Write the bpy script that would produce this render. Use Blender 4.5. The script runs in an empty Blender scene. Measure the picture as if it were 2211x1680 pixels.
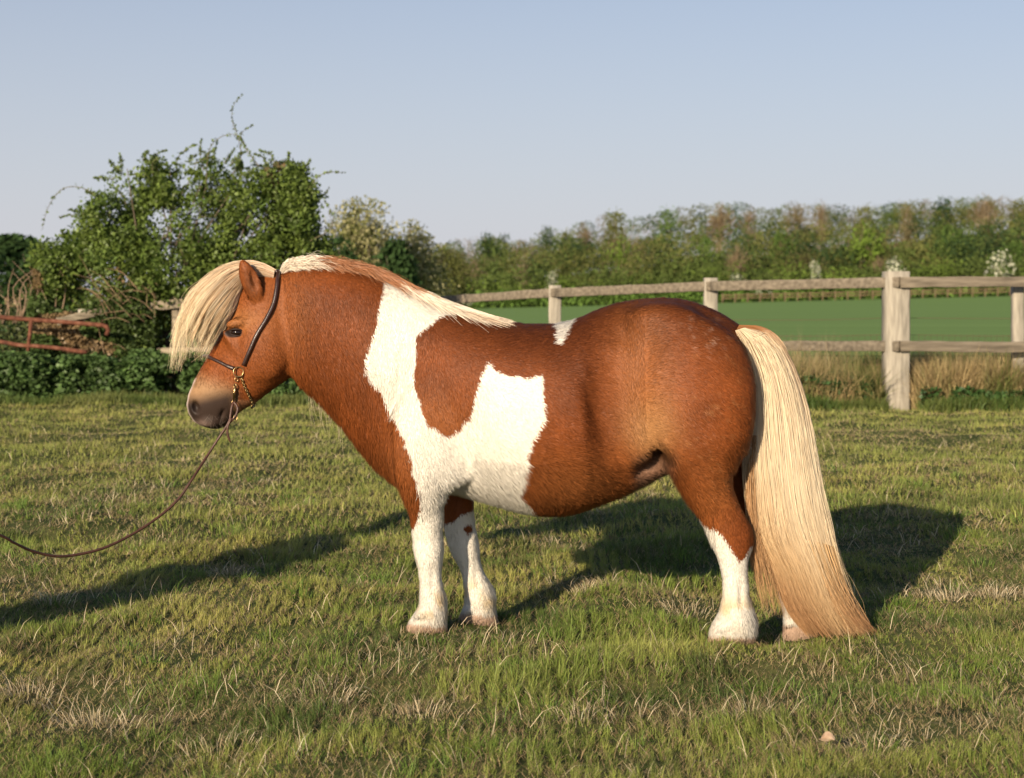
import bpy, math, random
import numpy as np
from mathutils import Vector
from mathutils.bvhtree import BVHTree

# ------------------------------------------------------------------ camera, light, exposure
scene = bpy.context.scene
COL = scene.collection
CAM_H, FOC, U0, HZ = 1.05, 3500.0, 1105.5, 640.0      # camera height, focal length / centre / horizon in photo units (2211 x 1680)
cam_d = bpy.data.cameras.new('camera')
cam = bpy.data.objects.new('camera', cam_d); COL.objects.link(cam)
cam.location = (0, 0, CAM_H); cam.rotation_euler = (math.radians(90), 0, 0)
cam_d.sensor_width = 36.0; cam_d.lens = 36.0*FOC/2211.0
cam_d.shift_y = (HZ-840.0)/2211.0
cam_d.clip_start = 0.05; cam_d.clip_end = 6000
cam_d.dof.use_dof = True; cam_d.dof.focus_distance = 4.95; cam_d.dof.aperture_fstop = 5.6
scene.camera = cam

SUN_EL, SUN_AZ = math.radians(18.0), math.radians(27.5)   # light travels away from the camera and to the right
Ld = Vector((math.sin(SUN_AZ)*math.cos(SUN_EL), math.cos(SUN_AZ)*math.cos(SUN_EL), -math.sin(SUN_EL)))
sun_d = bpy.data.lights.new('sun', 'SUN'); sun_d.energy = 5.0; sun_d.angle = math.radians(0.6); sun_d.color = (1.0, 0.83, 0.61)
sun = bpy.data.objects.new('sun', sun_d); COL.objects.link(sun)
sun.rotation_euler = Ld.to_track_quat('-Z', 'Y').to_euler(); sun.location = (-4, -8, 6)

world = bpy.data.worlds.new("World"); scene.world = world; world.use_nodes = True
wn = world.node_tree.nodes; wl = world.node_tree.links
bg = wn['Background']
sky = wn.new('ShaderNodeTexSky'); sky.sky_type = 'NISHITA'; sky.sun_disc = False
sky.sun_elevation = SUN_EL; sky.sun_rotation = math.atan2(-Ld.x, -Ld.y)
sky.air_density = 1.0; sky.dust_density = 1.4; sky.ozone_density = 4.0; sky.altitude = 50
pale = wn.new('ShaderNodeMix'); pale.data_type = 'RGBA'; pale.inputs[0].default_value = 0.68; pale.inputs[7].default_value = (6.15, 6.1, 6.65, 1)   # thin even veil over the clear sky
wtc = wn.new('ShaderNodeTexCoord'); wsp = wn.new('ShaderNodeSeparateXYZ'); wmr = wn.new('ShaderNodeMapRange')   # the veil is thick near the horizon only
wmr.inputs[1].default_value = 0.0; wmr.inputs[2].default_value = 0.40; wmr.inputs[3].default_value = 0.88; wmr.inputs[4].default_value = 0.0
wl.new(wtc.outputs['Generated'], wsp.inputs[0]); wl.new(wsp.outputs[2], wmr.inputs[0]); wl.new(wmr.outputs[0], pale.inputs[0])
wl.new(sky.outputs[0], pale.inputs[6]); wl.new(pale.outputs[2], bg.inputs[0]); bg.inputs[1].default_value = 0.078
scene.view_settings.view_transform = 'Standard'; scene.view_settings.look = 'None'
scene.view_settings.exposure = 0.50; scene.view_settings.gamma = 1.0
scene.cycles.max_bounces = 6; scene.cycles.diffuse_bounces = 3; scene.cycles.glossy_bounces = 2
scene.cycles.transmission_bounces = 3; scene.cycles.transparent_max_bounces = 8
scene.cycles.use_denoising = True
scene.cycles.denoiser = 'OPENIMAGEDENOISE'

rng = np.random.default_rng(7)
random.seed(7)

# ------------------------------------------------------------------ helpers
def P(u, v, Y):
    return ((u-U0)/FOC*Y, Y, CAM_H-(v-HZ)/FOC*Y)

def tag(o, label=None, cat=None, group=None, kind=None):
    if label: o['label'] = label
    if cat: o['category'] = cat
    if group: o['group'] = group
    if kind: o['kind'] = kind
    return o

def empty(name, loc, label=None, cat=None, group=None):
    o = bpy.data.objects.new(name, None); COL.objects.link(o); o.location = loc; o.empty_display_size = 0.1
    return tag(o, label, cat, group)

def raw_mesh(name, V, faces, col=None, smooth=True, normals=None, midx=None):
    """faces: list of int arrays (n,k)"""
    me = bpy.data.meshes.new(name)
    V = np.asarray(V, np.float32)
    fl = [np.asarray(f, np.int32) for f in faces if len(f)]
    loops = np.concatenate([f.ravel() for f in fl])
    sizes = np.concatenate([np.full(len(f), f.shape[1], np.int32) for f in fl])
    starts = np.concatenate([[0], np.cumsum(sizes)[:-1]]).astype(np.int32)
    me.vertices.add(len(V)); me.vertices.foreach_set('co', V.ravel())
    me.loops.add(len(loops)); me.loops.foreach_set('vertex_index', loops)
    me.polygons.add(len(sizes)); me.polygons.foreach_set('loop_start', starts)
    me.update(calc_edges=True)
    me.polygons.foreach_set('use_smooth', np.full(len(sizes), smooth, bool))
    if midx is not None: me.polygons.foreach_set('material_index', np.asarray(midx, np.int32))
    if col is not None:
        a = me.color_attributes.new('Col', 'FLOAT_COLOR', 'POINT')
        c = np.ones((len(V), 4), np.float32); c[:, :3] = col
        a.data.foreach_set('color', c.ravel())
    if normals is not None:
        me.normals_split_custom_set_from_vertices(np.asarray(normals, np.float32))
    return me

def add_obj(name, me, mat, parent=None, loc=(0, 0, 0)):
    o = bpy.data.objects.new(name, me); COL.objects.link(o)
    if mat is not None:
        for m in (mat if isinstance(mat, (list, tuple)) else [mat]): me.materials.append(m)
    o.location = loc
    if parent is not None: o.parent = parent
    return o

def part(name, V, faces, mat, parent, col=None, smooth=True, **k):
    """child mesh given in WORLD coordinates under an unrotated parent"""
    V = np.asarray(V, np.float32) - np.array(parent.location, np.float32) if parent is not None else np.asarray(V, np.float32)
    return add_obj(name, raw_mesh(name, V, faces, col, smooth, **k), mat, parent)

class MB:
    def __init__(s): s.V = []; s.Q = []; s.T = []; s.n = 0; s.C = []
    def add(s, V, quads=None, tris=None, col=None):
        V = np.asarray(V, np.float32).reshape(-1, 3)
        if quads is not None and len(quads): s.Q.append(np.asarray(quads, np.int32)+s.n)
        if tris is not None and len(tris): s.T.append(np.asarray(tris, np.int32)+s.n)
        s.V.append(V); s.n += len(V)
        if col is None: col = (1, 1, 1)
        c = np.asarray(col, np.float32)
        s.C.append(np.broadcast_to(c, (len(V), 3)) if c.ndim == 1 else c)
    def get(s):
        f = []
        if s.Q: f.append(np.concatenate(s.Q))
        if s.T: f.append(np.concatenate(s.T))
        return np.concatenate(s.V), f, np.concatenate(s.C)
    def build(s, name, mat, parent=None, smooth=True):
        V, f, c = s.get()
        return part(name, V, f, mat, parent, c, smooth)
    def box(s, c, size, col=None, rot=0.0, jit=0.0, segs=1, axis=0):
        """box centred c, subdivided along axis with jitter for worn timber"""
        n = segs+1
        sx, sy, sz = [q/2 for q in size]
        t = np.linspace(-1, 1, n)
        prof = [(-1, -1), (1, -1), (1, 1), (-1, 1)]
        V = []
        for ti in t:
            for a, b in prof:
                p = [0, 0, 0]; p[axis] = ti*size[axis]/2
                o = [i for i in range(3) if i != axis]
                p[o[0]] = a*size[o[0]]/2; p[o[1]] = b*size[o[1]]/2
                V.append(p)
        V = np.array(V); V += rng.normal(0, 1, V.shape)*jit
        Q = []
        for i in range(n-1):
            for j in range(4):
                k = (j+1) % 4
                Q.append((i*4+j, i*4+k, (i+1)*4+k, (i+1)*4+j))
        Q.append((3, 2, 1, 0)); m = (n-1)*4; Q.append((m, m+1, m+2, m+3))
        ca, sa = math.cos(rot), math.sin(rot)
        X = V[:, 0]*ca-V[:, 1]*sa; Y = V[:, 0]*sa+V[:, 1]*ca
        V = np.stack([X, Y, V[:, 2]], 1)+np.array(c)
        s.add(V, Q, col=col)
    def beam(s, a, b, w, h, jit=0.0, segs=6, col=None):
        """rectangular timber from a to b; w = thickness across, h = height"""
        a = np.array(a, float); b = np.array(b, float); d = b-a; L = np.linalg.norm(d); d /= L
        up = np.array((0, 0, 1.0)); up = up-d*(up@d)
        if np.linalg.norm(up) < 0.1: up = np.array((0, 1.0, 0))
        up /= np.linalg.norm(up); sd = np.cross(d, up)
        V = []; e = 0.12
        prof = [(-1, -1+e), (-1+e, -1), (1-e, -1), (1, -1+e), (1, 1-e), (1-e, 1), (-1+e, 1), (-1, 1-e)]
        for i in range(segs+1):
            c = a+d*L*i/segs
            dw = 1+rng.normal()*jit; dh = 1+rng.normal()*jit; off = sd*rng.normal()*jit*w*0.5+up*rng.normal()*jit*h*0.5
            for p, q in prof: V.append(c+sd*p*w/2*dw+up*q*h/2*dh+off)
        k = 8; Q = [(i*k+j, (i+1)*k+j, (i+1)*k+(j+1) % k, i*k+(j+1) % k) for i in range(segs) for j in range(k)]
        V = np.array(V); c0 = len(V); V = np.vstack([V, a, b])
        T = [(c0, j, (j+1) % k) for j in range(k)]+[(c0+1, segs*k+(j+1) % k, segs*k+j) for j in range(k)]
        s.add(V, Q, T, col)
    def tube(s, pts, rad, k=8, col=None, caps=True):
        pts = np.asarray(pts, float); n = len(pts)
        rad = np.broadcast_to(np.asarray(rad, float), (n,))
        t = np.gradient(pts, axis=0); t /= np.linalg.norm(t, axis=1)[:, None]+1e-12
        ref = np.array((0.13, 0.21, 0.97)); nrm = np.cross(t[0], ref); nrm /= np.linalg.norm(nrm)
        V = np.zeros((n, k, 3)); ang = np.arange(k)*2*math.pi/k
        for i in range(n):
            nrm = nrm-t[i]*(nrm@t[i]); nrm /= np.linalg.norm(nrm)+1e-12
            bn = np.cross(t[i], nrm)
            V[i] = pts[i]+rad[i]*(np.cos(ang)[:, None]*nrm+np.sin(ang)[:, None]*bn)
        i, j = np.meshgrid(np.arange(n-1), np.arange(k), indexing='ij'); j2 = (j+1) % k
        Q = np.stack([i*k+j, i*k+j2, (i+1)*k+j2, (i+1)*k+j], -1).reshape(-1, 4)
        V = V.reshape(-1, 3); T = None
        if caps:
            V = np.vstack([V, pts[0], pts[-1]]); a = n*k; jj = np.arange(k)
            T = np.vstack([np.stack([np.full(k, a), (jj+1) % k, jj], 1), np.stack([np.full(k, a+1), (n-1)*k+jj, (n-1)*k+(jj+1) % k], 1)])
        s.add(V, Q, T, col)
    def torus(s, c, R, r, nrm, k=20, m=8, sx=1.0, col=None, up=(0, 0, 1)):
        nrm = np.array(nrm, float); nrm /= np.linalg.norm(nrm)
        up = np.array(up, float); a = up-nrm*(up@nrm); a /= np.linalg.norm(a); b = np.cross(nrm, a)
        th = np.linspace(0, 2*math.pi, k, endpoint=False)
        pts = np.array(c)+R*(np.cos(th)[:, None]*a+sx*np.sin(th)[:, None]*b)
        V = []
        for i in range(k):
            out = np.cos(th[i])*a+np.sin(th[i])*b
            for j in range(m):
                q = 2*math.pi*j/m; V.append(pts[i]+r*(math.cos(q)*out+math.sin(q)*nrm))
        Q = [(i*m+j, i*m+(j+1) % m, ((i+1) % k)*m+(j+1) % m, ((i+1) % k)*m+j) for i in range(k) for j in range(m)]
        s.add(V, Q, col=col)

def cr(pts, n):
    """Catmull-Rom resample to n points, by chord"""
    p = np.asarray(pts, float)
    d = np.r_[0, np.cumsum(np.linalg.norm(np.diff(p, axis=0), axis=1))]
    q = np.vstack([2*p[0]-p[1], p, 2*p[-1]-p[-2]])
    out = []
    for s in np.linspace(0, d[-1], n):
        i = min(np.searchsorted(d, s, 'right')-1, len(p)-2); t = (s-d[i])/(d[i+1]-d[i]+1e-12)
        a, b, c, e = q[i], q[i+1], q[i+2], q[i+3]
        out.append(0.5*((2*b)+(c-a)*t+(2*a-5*b+4*c-e)*t*t+(3*b-a-3*c+e)*t**3))
    return np.array(out)

def cr_closed(pts, per=5):
    p = np.asarray(pts, float); n = len(p); out = []
    for i in range(n):
        a, b, c, e = p[i-1], p[i], p[(i+1) % n], p[(i+2) % n]
        for t in np.arange(per)/per:
            out.append(0.5*((2*b)+(c-a)*t+(2*a-5*b+4*c-e)*t*t+(3*b-a-3*c+e)*t**3))
    return np.array(out)

def _hash(ix, iy, iz, seed):
    h = (ix.astype(np.int64)*374761393+iy.astype(np.int64)*668265263+iz.astype(np.int64)*2147483647*3+seed*1274126177) & 0xffffffff
    h = (h ^ (h >> 13))*1274126177 & 0xffffffff
    h = (h ^ (h >> 16))*2246822519 & 0xffffffff
    return ((h ^ (h >> 15)) & 0xffffff)/float(0xffffff)

def noise(x, y, z=None, seed=0):
    """value noise 0..1"""
    x = np.asarray(x, float); y = np.asarray(y, float); z = np.zeros_like(x) if z is None else np.asarray(z, float)
    ix, iy, iz = np.floor(x), np.floor(y), np.floor(z); fx, fy, fz = x-ix, y-iy, z-iz
    fx, fy, fz = [f*f*(3-2*f) for f in (fx, fy, fz)]
    r = 0
    for dx in (0, 1):
        for dy in (0, 1):
            for dz in (0, 1):
                w = (fx if dx else 1-fx)*(fy if dy else 1-fy)*(fz if dz else 1-fz)
                r = r+w*_hash(ix+dx, iy+dy, iz+dz, seed)
    return r

def fbm(x, y, z=None, seed=0, o=3):
    r = 0; a = 1; tot = 0
    for i in range(o):
        r = r+a*noise(x*2**i, y*2**i, None if z is None else z*2**i, seed+i); tot += a; a *= 0.5
    return r/tot

def sstep(a, b, x):
    t = np.clip((np.asarray(x, float)-a)/(b-a), 0, 1); return t*t*(3-2*t)

def in_poly(px, py, poly):
    poly = np.asarray(poly, float); r = np.zeros(np.shape(px), bool); n = len(poly)
    for i in range(n):
        x1, y1 = poly[i]; x2, y2 = poly[(i+1) % n]
        if y1 == y2: continue
        c = ((y1 > py) != (y2 > py)) & (px < (x2-x1)*(py-y1)/(y2-y1)+x1)
        r ^= c
    return r

def poly_dist(px, py, poly):
    poly = np.asarray(poly, float); r = np.full(np.shape(px), 1e9); n = len(poly)
    for i in range(n):
        a = poly[i]; d = poly[(i+1) % n]-a; L = d@d+1e-12
        t = np.clip(((px-a[0])*d[0]+(py-a[1])*d[1])/L, 0, 1)
        r = np.minimum(r, (px-a[0]-t*d[0])**2+(py-a[1]-t*d[1])**2)
    return np.sqrt(r)

# ------------------------------------------------------------------ materials
def mat(name, base=None, rough=0.8, attr=False, noise_amt=0.0, noise_scale=20, spec=0.3, bump=0.0, bump_scale=60, trans=0.0, metal=0.0, ramp=None, stretch=None, detail=4):
    m = bpy.data.materials.new(name); m.use_nodes = True
    n = m.node_tree.nodes; l = m.node_tree.links; b = n['Principled BSDF']
    b.inputs['Roughness'].default_value = rough; b.inputs['Specular IOR Level'].default_value = spec; b.inputs['Metallic'].default_value = metal
    if base is not None: b.inputs['Base Color'].default_value = (*base, 1)
    src = None
    if attr:
        a = n.new('ShaderNodeAttribute'); a.attribute_name = 'Col'; src = a.outputs['Color']
    tc = n.new('ShaderNodeTexCoord'); mp = n.new('ShaderNodeMapping'); l.new(tc.outputs['Object'], mp.inputs[0])
    if stretch: mp.inputs['Scale'].default_value = stretch
    if ramp or noise_amt:
        nz = n.new('ShaderNodeTexNoise'); nz.inputs['Scale'].default_value = noise_scale; nz.inputs['Detail'].default_value = detail
        l.new(mp.outputs[0], nz.inputs['Vector'])
        if ramp:
            r = n.new('ShaderNodeValToRGB'); l.new(nz.outputs[0], r.inputs[0])
            e = r.color_ramp.elements; e[0].position, e[0].color = ramp[0][0], (*ramp[0][1], 1); e[1].position, e[1].color = ramp[-1][0], (*ramp[-1][1], 1)
            for p, c in ramp[1:-1]: q = e.new(p); q.color = (*c, 1)
            src2 = r.outputs[0]
        else:
            mr = n.new('ShaderNodeMapRange'); mr.inputs[1].default_value = 0.25; mr.inputs[2].default_value = 0.75
            mr.inputs[3].default_value = 1-noise_amt; mr.inputs[4].default_value = 1+noise_amt
            l.new(nz.outputs[0], mr.inputs[0]); src2 = mr.outputs[0]
        if src is not None or base is not None and not ramp:
            mx = n.new('ShaderNodeMix'); mx.data_type = 'RGBA'; mx.blend_type = 'MULTIPLY'; mx.inputs[0].default_value = 1
            if src is not None: l.new(src, mx.inputs[6])
            else: mx.inputs[6].default_value = (*base, 1)
            l.new(src2, mx.inputs[7]); src = mx.outputs[2]
        else: src = src2
    if src is not None: l.new(src, b.inputs['Base Color'])
    if bump:
        nb = n.new('ShaderNodeTexNoise'); nb.inputs['Scale'].default_value = bump_scale; nb.inputs['Detail'].default_value = 5
        l.new(mp.outputs[0], nb.inputs['Vector']); bp = n.new('ShaderNodeBump'); bp.inputs['Strength'].default_value = bump; bp.inputs['Distance'].default_value = 0.01
        l.new(nb.outputs[0], bp.inputs['Height']); l.new(bp.outputs[0], b.inputs['Normal'])
    if trans:
        t = n.new('ShaderNodeBsdfTranslucent'); mx = n.new('ShaderNodeMixShader'); mx.inputs[0].default_value = trans
        if src is not None: l.new(src, t.inputs[0])
        elif base is not None: t.inputs[0].default_value = (*base, 1)
        l.new(b.outputs[0], mx.inputs[1]); l.new(t.outputs[0], mx.inputs[2]); l.new(mx.outputs[0], n['Material Output'].inputs[0])
    return m

M_coat = mat('coat', rough=0.55, attr=True, spec=0.2)
M_hair = mat('long_hair', rough=0.5, attr=True, spec=0.35, trans=0.22)
M_hoof = mat('hoof_horn', rough=0.55, attr=True, noise_amt=0.25, noise_scale=60, stretch=(1, 1, 0.2), bump=0.3, bump_scale=120)
M_eye = mat('eye_surface', (0.012, 0.006, 0.004), rough=0.08, spec=0.5)
M_leather = mat('dark_leather', (0.035, 0.016, 0.012), rough=0.33, spec=0.6, noise_amt=0.3, noise_scale=90, bump=0.15, bump_scale=300)
M_rope = mat('worn_leather', (0.075, 0.032, 0.02), rough=0.45, spec=0.5, noise_amt=0.35, noise_scale=60, bump=0.2, bump_scale=300)
M_brass = mat('brass', (0.42, 0.29, 0.13), rough=0.32, metal=1.0, noise_amt=0.15, noise_scale=100)
M_grass = mat('grass_blade', rough=0.55, attr=True, spec=0.3, trans=0.3)
M_leaf = mat('leaf', rough=0.5, attr=True, spec=0.35, trans=0.3)
M_far = mat('far_leaf', rough=0.8, attr=True, spec=0.1, trans=0.25)
M_twig = mat('twig', rough=0.85, attr=True, noise_amt=0.25, noise_scale=30)
M_post = mat('weathered_post', rough=0.9, attr=True, noise_amt=0.38, noise_scale=9, stretch=(4, 4, 0.5), bump=0.5, bump_scale=40, spec=0.15, detail=8)
M_wood = mat('weathered_wood', rough=0.9, attr=True, noise_amt=0.5, noise_scale=6, stretch=(0.6, 5, 5), bump=0.5, bump_scale=60, spec=0.15, detail=8)
M_rust = mat('rusty_steel', rough=0.85, ramp=[(0.3, (0.07, 0.024, 0.014)), (0.55, (0.16, 0.058, 0.032)), (0.75, (0.22, 0.11, 0.07))], noise_scale=18, bump=0.4, bump_scale=80)
M_wire = mat('rusty_wire', (0.13, 0.075, 0.05), rough=0.8)

# ------------------------------------------------------------------ terrain
HOOF = {'nh': (1582, 1390, 4.93), 'nf': (923, 1362, 5.05), 'fh': (1725, 1381, 5.11), 'ff': (1032, 1352, 5.22)}
def _g0(x, y):
    x = np.asarray(x, float); y = np.asarray(y, float)
    near = 1-sstep(18, 40, y)
    z = near*(0.075*(fbm(x*0.8+3, y*0.8, seed=3)-0.5)+0.055*(noise(x*2.6, y*2.6, seed=9)-0.5)+0.035*(noise(x*6, y*6, seed=12)-0.5))
    t = sstep(17, 250, y)
    z = z+t*(-0.74+0.0235*x)
    hill = sstep(252, 430, y)*(6.0+0.075*np.clip(x, -60, 220))
    return z+hill
_hx = [(P(*HOOF[k])) for k in HOOF]
_res = [(p[0], p[1], p[2]-float(_g0(p[0], p[1]))) for p in _hx]
def gz(x, y):
    x = np.asarray(x, float); y = np.asarray(y, float); z = _g0(x, y)
    num = 0; den = 0.35
    for a, b, r in _res:
        w = np.exp(-((x-a)**2+(y-b)**2)/(2*0.16**2)); num = num+w*r; den = den+w*1.0
    return z+num/den*1.35

xs = np.unique(np.r_[np.linspace(-5, 5, 200), -np.geomspace(5, 1500, 60), np.geomspace(5, 1500, 60)])
ys = np.unique(np.r_[np.linspace(-6, 2.4, 20), np.linspace(2.4, 20, 260), np.geomspace(20, 2500, 120)])
gx, gy = np.meshgrid(xs, ys, indexing='ij')
gV = np.stack([gx, gy, gz(gx, gy)], -1).reshape(-1, 3)
i, j = np.meshgrid(np.arange(len(xs)-1), np.arange(len(ys)-1), indexing='ij'); n2 = len(ys)
gQ = np.stack([i*n2+j, (i+1)*n2+j, (i+1)*n2+j+1, i*n2+j+1], -1).reshape(-1, 4)
M_ground = mat('paddock_soil', rough=0.95, ramp=[(0.3, (0.04, 0.052, 0.016)), (0.5, (0.075, 0.09, 0.028)), (0.72, (0.13, 0.125, 0.045))], noise_scale=6, bump=0.6, bump_scale=40, spec=0.1)
ground = add_obj('ground', raw_mesh('ground', gV, [gQ]), M_ground); tag(ground, kind='structure')

# crop field beyond the fence
fx = np.unique(np.r_[np.linspace(-90, 260, 110)]); fy = np.geomspace(20.5, 251, 70)
fX, fY = np.meshgrid(fx, fy, indexing='ij'); fX = fX*(0.14+0.86*(fY-20)/231.0)+2
fz = gz(fX, fY)+0.05
i, j = np.meshgrid(np.arange(len(fx)-1), np.arange(len(fy)-1), indexing='ij'); n2 = len(fy)
fQ = np.stack([i*n2+j, (i+1)*n2+j, (i+1)*n2+j+1, i*n2+j+1], -1).reshape(-1, 4)
M_field = mat('young_crop', rough=0.9, ramp=[(0.3, (0.140, 0.225, 0.058)), (0.52, (0.165, 0.262, 0.068)), (0.75, (0.20, 0.30, 0.086))], noise_scale=0.35, stretch=(0.10, 2.2, 1), spec=0.1, bump=0.5, bump_scale=3)
fld = add_obj('field', raw_mesh('field', np.stack([fX, fY, fz], -1).reshape(-1, 3), [fQ]), M_field); tag(fld, kind='structure')

# ------------------------------------------------------------------ pony: inflated silhouettes merged on a voxel grid
def Yc(x): return 5.02-0.12*(np.asarray(x, float)-0.78)
def to_xz(pts, Y=None):
    """photo-measured outline to world x,z in the plane of the part"""
    out = []
    for u, v in pts:
        y = 5.1
        for _ in range(4): y = float(Yc((u-U0)/FOC*y)) if Y is None else Y
        out.append(((u-U0)/FOC*y, CAM_H-(v-HZ)/FOC*y))
    return np.array(out)

TRUNK = [(596, 600), (625, 586), (680, 580), (740, 584), (800, 594), (850, 614), (905, 640), (960, 662), (1015, 680), (1070, 692), (1120, 698), (1170, 701), (1205, 698),
         (1250, 687), (1300, 665), (1350, 651), (1400, 645), (1445, 644), (1490, 651), (1535, 667), (1575, 688), (1606, 712), (1624, 745), (1624, 800), (1626, 860), (1618, 920), (1590, 975),
         (1530, 1000), (1470, 1008), (1428, 1024), (1385, 1048), (1340, 1069), (1290, 1089), (1235, 1106), (1180, 1110), (1125, 1104), (1065, 1087), (1010, 1070), (960, 1058), (905, 1052),
         (862, 1046), (830, 1027), (797, 995), (765, 955), (735, 916), (700, 880), (665, 846), (630, 815), (600, 780), (575, 700), (578, 640)]
HEAD = [(600, 594), (570, 590), (543, 598), (520, 622), (500, 662), (483, 708), (464, 744), (447, 774), (431, 801), (418, 826), (408, 850), (404, 872), (406, 888), (413, 902), (424, 914),
        (440, 921), (458, 926), (474, 925), (488, 918), (500, 906), (512, 893), (532, 880), (552, 868), (575, 850), (600, 832), (622, 816), (634, 790), (638, 740), (634, 680), (622, 630), (612, 604)]
NF = [(935, 800), (975, 840), (1005, 900), (1010, 970), (990, 1030), (966, 1062), (959, 1100), (957, 1145), (955, 1182), (953.5, 1220), (955, 1261), (961, 1300), (965, 1327), (964, 1348), (962, 1366),
      (884, 1366), (879, 1350), (890, 1330), (905, 1306), (907, 1280), (905, 1250), (902, 1222), (893, 1185), (889, 1147), (882, 1100), (868, 1062), (856, 1020), (850, 950), (860, 880), (890, 820)]
FF = [(955, 900), (1005, 930), (1025, 1000), (1022, 1087), (1027, 1145), (1031, 1180), (1039, 1220), (1056, 1261), (1066, 1304), (1072, 1327), (1070, 1356), (992, 1356), (989, 1345), (993, 1327), (1002, 1304),
      (1001, 1262), (991, 1222), (970, 1182), (960, 1145), (950, 1087), (930, 1040), (915, 980), (925, 920)]
NH = [(1480, 682), (1545, 705), (1595, 745), (1620, 800), (1627, 865), (1617, 945), (1590, 990), (1578, 1026), (1580, 1050), (1590, 1080), (1609, 1116), (1617, 1147), (1617, 1180), (1613, 1210), (1615, 1246), (1619, 1291),
      (1629, 1322), (1635, 1346), (1633, 1375), (1622, 1393), (1534, 1393), (1529, 1378), (1537, 1348), (1551, 1324), (1559, 1292), (1559, 1246), (1551, 1212), (1538, 1180), (1525, 1149), (1509, 1117),
      (1482, 1080), (1458, 1044), (1441, 1013), (1418, 975), (1396, 925), (1384, 860), (1385, 790), (1415, 720)]
FH = [(1500, 720), (1570, 745), (1620, 800), (1640, 880), (1645, 960), (1655, 1020), (1675, 1075), (1705, 1120), (1722, 1160), (1725, 1205), (1730, 1250), (1738, 1290), (1752, 1325), (1760, 1350), (1764, 1384),
      (1695, 1384), (1692, 1350), (1690, 1320), (1682, 1290), (1672, 1250), (1652, 1200), (1625, 1160), (1590, 1115), (1545, 1070), (1500, 1020), (1450, 960), (1430, 860), (1440, 780)]
EAR = [(528, 560), (537, 562), (549, 572), (560, 586), (568, 603), (574, 625), (572, 648), (560, 655), (547, 645), (536, 630), (528, 612), (524, 592), (525, 570)]
FEAR = [(493, 570), (500, 572), (512, 584), (522, 602), (528, 625), (524, 645), (510, 645), (500, 625), (492, 600), (489, 580)]

VX = 0.0042
gx0, gx1, gz0, gz1, gy0, gy1 = -1.10, 1.02, -0.06, 1.18, 4.72, 5.46
AX = np.arange(gx0, gx1, VX); AZ = np.arange(gz0, gz1, VX); AY = np.arange(gy0, gy1, VX)
X2, Z2 = np.meshgrid(AX, AZ, indexing='ij')

def inflate(poly):
    """half-thickness map and outside distance of an outline, after a membrane over it"""
    inside = in_poly(X2, Z2, poly); d = poly_dist(X2, Z2, poly)
    phi = np.minimum(d*0.3, 0.05)*inside
    f = 4
    ms = inside[::f, ::f]; ph = np.zeros(ms.shape); h2 = (VX*f)**2
    for _ in range(900):
        q = np.zeros_like(ph)
        q[1:-1, 1:-1] = (ph[2:, 1:-1]+ph[:-2, 1:-1]+ph[1:-1, 2:]+ph[1:-1, :-2])/4+h2
        ph = q*ms
    phi = np.kron(ph, np.ones((f, f)))[:X2.shape[0], :X2.shape[1]]
    phi = phi*inside; h2 = VX*VX
    for _ in range(700):
        q = phi.copy()
        q[1:-1, 1:-1] = (phi[2:, 1:-1]+phi[:-2, 1:-1]+phi[1:-1, 2:]+phi[1:-1, :-2])/4+h2
        phi = q*inside
    return np.sqrt(np.maximum(phi, 0)/2), np.where(inside, -d, d)

INF = 0.6
F = np.full((len(AX), len(AY), len(AZ)), INF, np.float32)
def smin(a, b, k):
    h = np.clip(0.5+0.5*(b-a)/k, 0, 1); return b*(1-h)+a*h-k*h*(1-h)
def add_part(poly, yc, mul, k, flat=None, plane=None):
    """yc(x,z), mul(x,z): centre plane and thickness factor"""
    global F
    xz = cr_closed(to_xz(poly, plane), 5)
    ix0 = max(int((xz[:, 0].min()-0.05-gx0)/VX), 0); ix1 = min(int((xz[:, 0].max()+0.05-gx0)/VX)+1, len(AX))
    iz0 = max(int((xz[:, 1].min()-0.05-gz0)/VX), 0); iz1 = min(int((xz[:, 1].max()+0.05-gz0)/VX)+1, len(AZ))
    W, sd = inflate(xz)
    W = W*mul(X2, Z2)
    if flat is not None: W = np.minimum(W, flat)
    gxx, gzz = np.gradient(W, VX); s = 1/np.sqrt(1+np.minimum(gxx**2+gzz**2, 9))
    Wc, sc, sdc = [q[ix0:ix1, iz0:iz1][:, None, :] for q in (W, s, sd)]
    dy = np.abs(AY[None, :, None]-yc(X2, Z2)[ix0:ix1, iz0:iz1][:, None, :])
    sc = sc+(1-sc)*np.clip((dy-Wc)/(0.5*Wc+0.01), 0, 1)
    f = np.where(sdc <= 0, (dy-Wc)*sc, np.sqrt(sdc**2+dy**2))
    # rounded rim keeps the outline where it was measured
    sub = F[ix0:ix1, :, iz0:iz1]
    F[ix0:ix1, :, iz0:iz1] = smin(sub, f.astype(np.float32), k) if k else np.minimum(sub, f)

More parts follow.
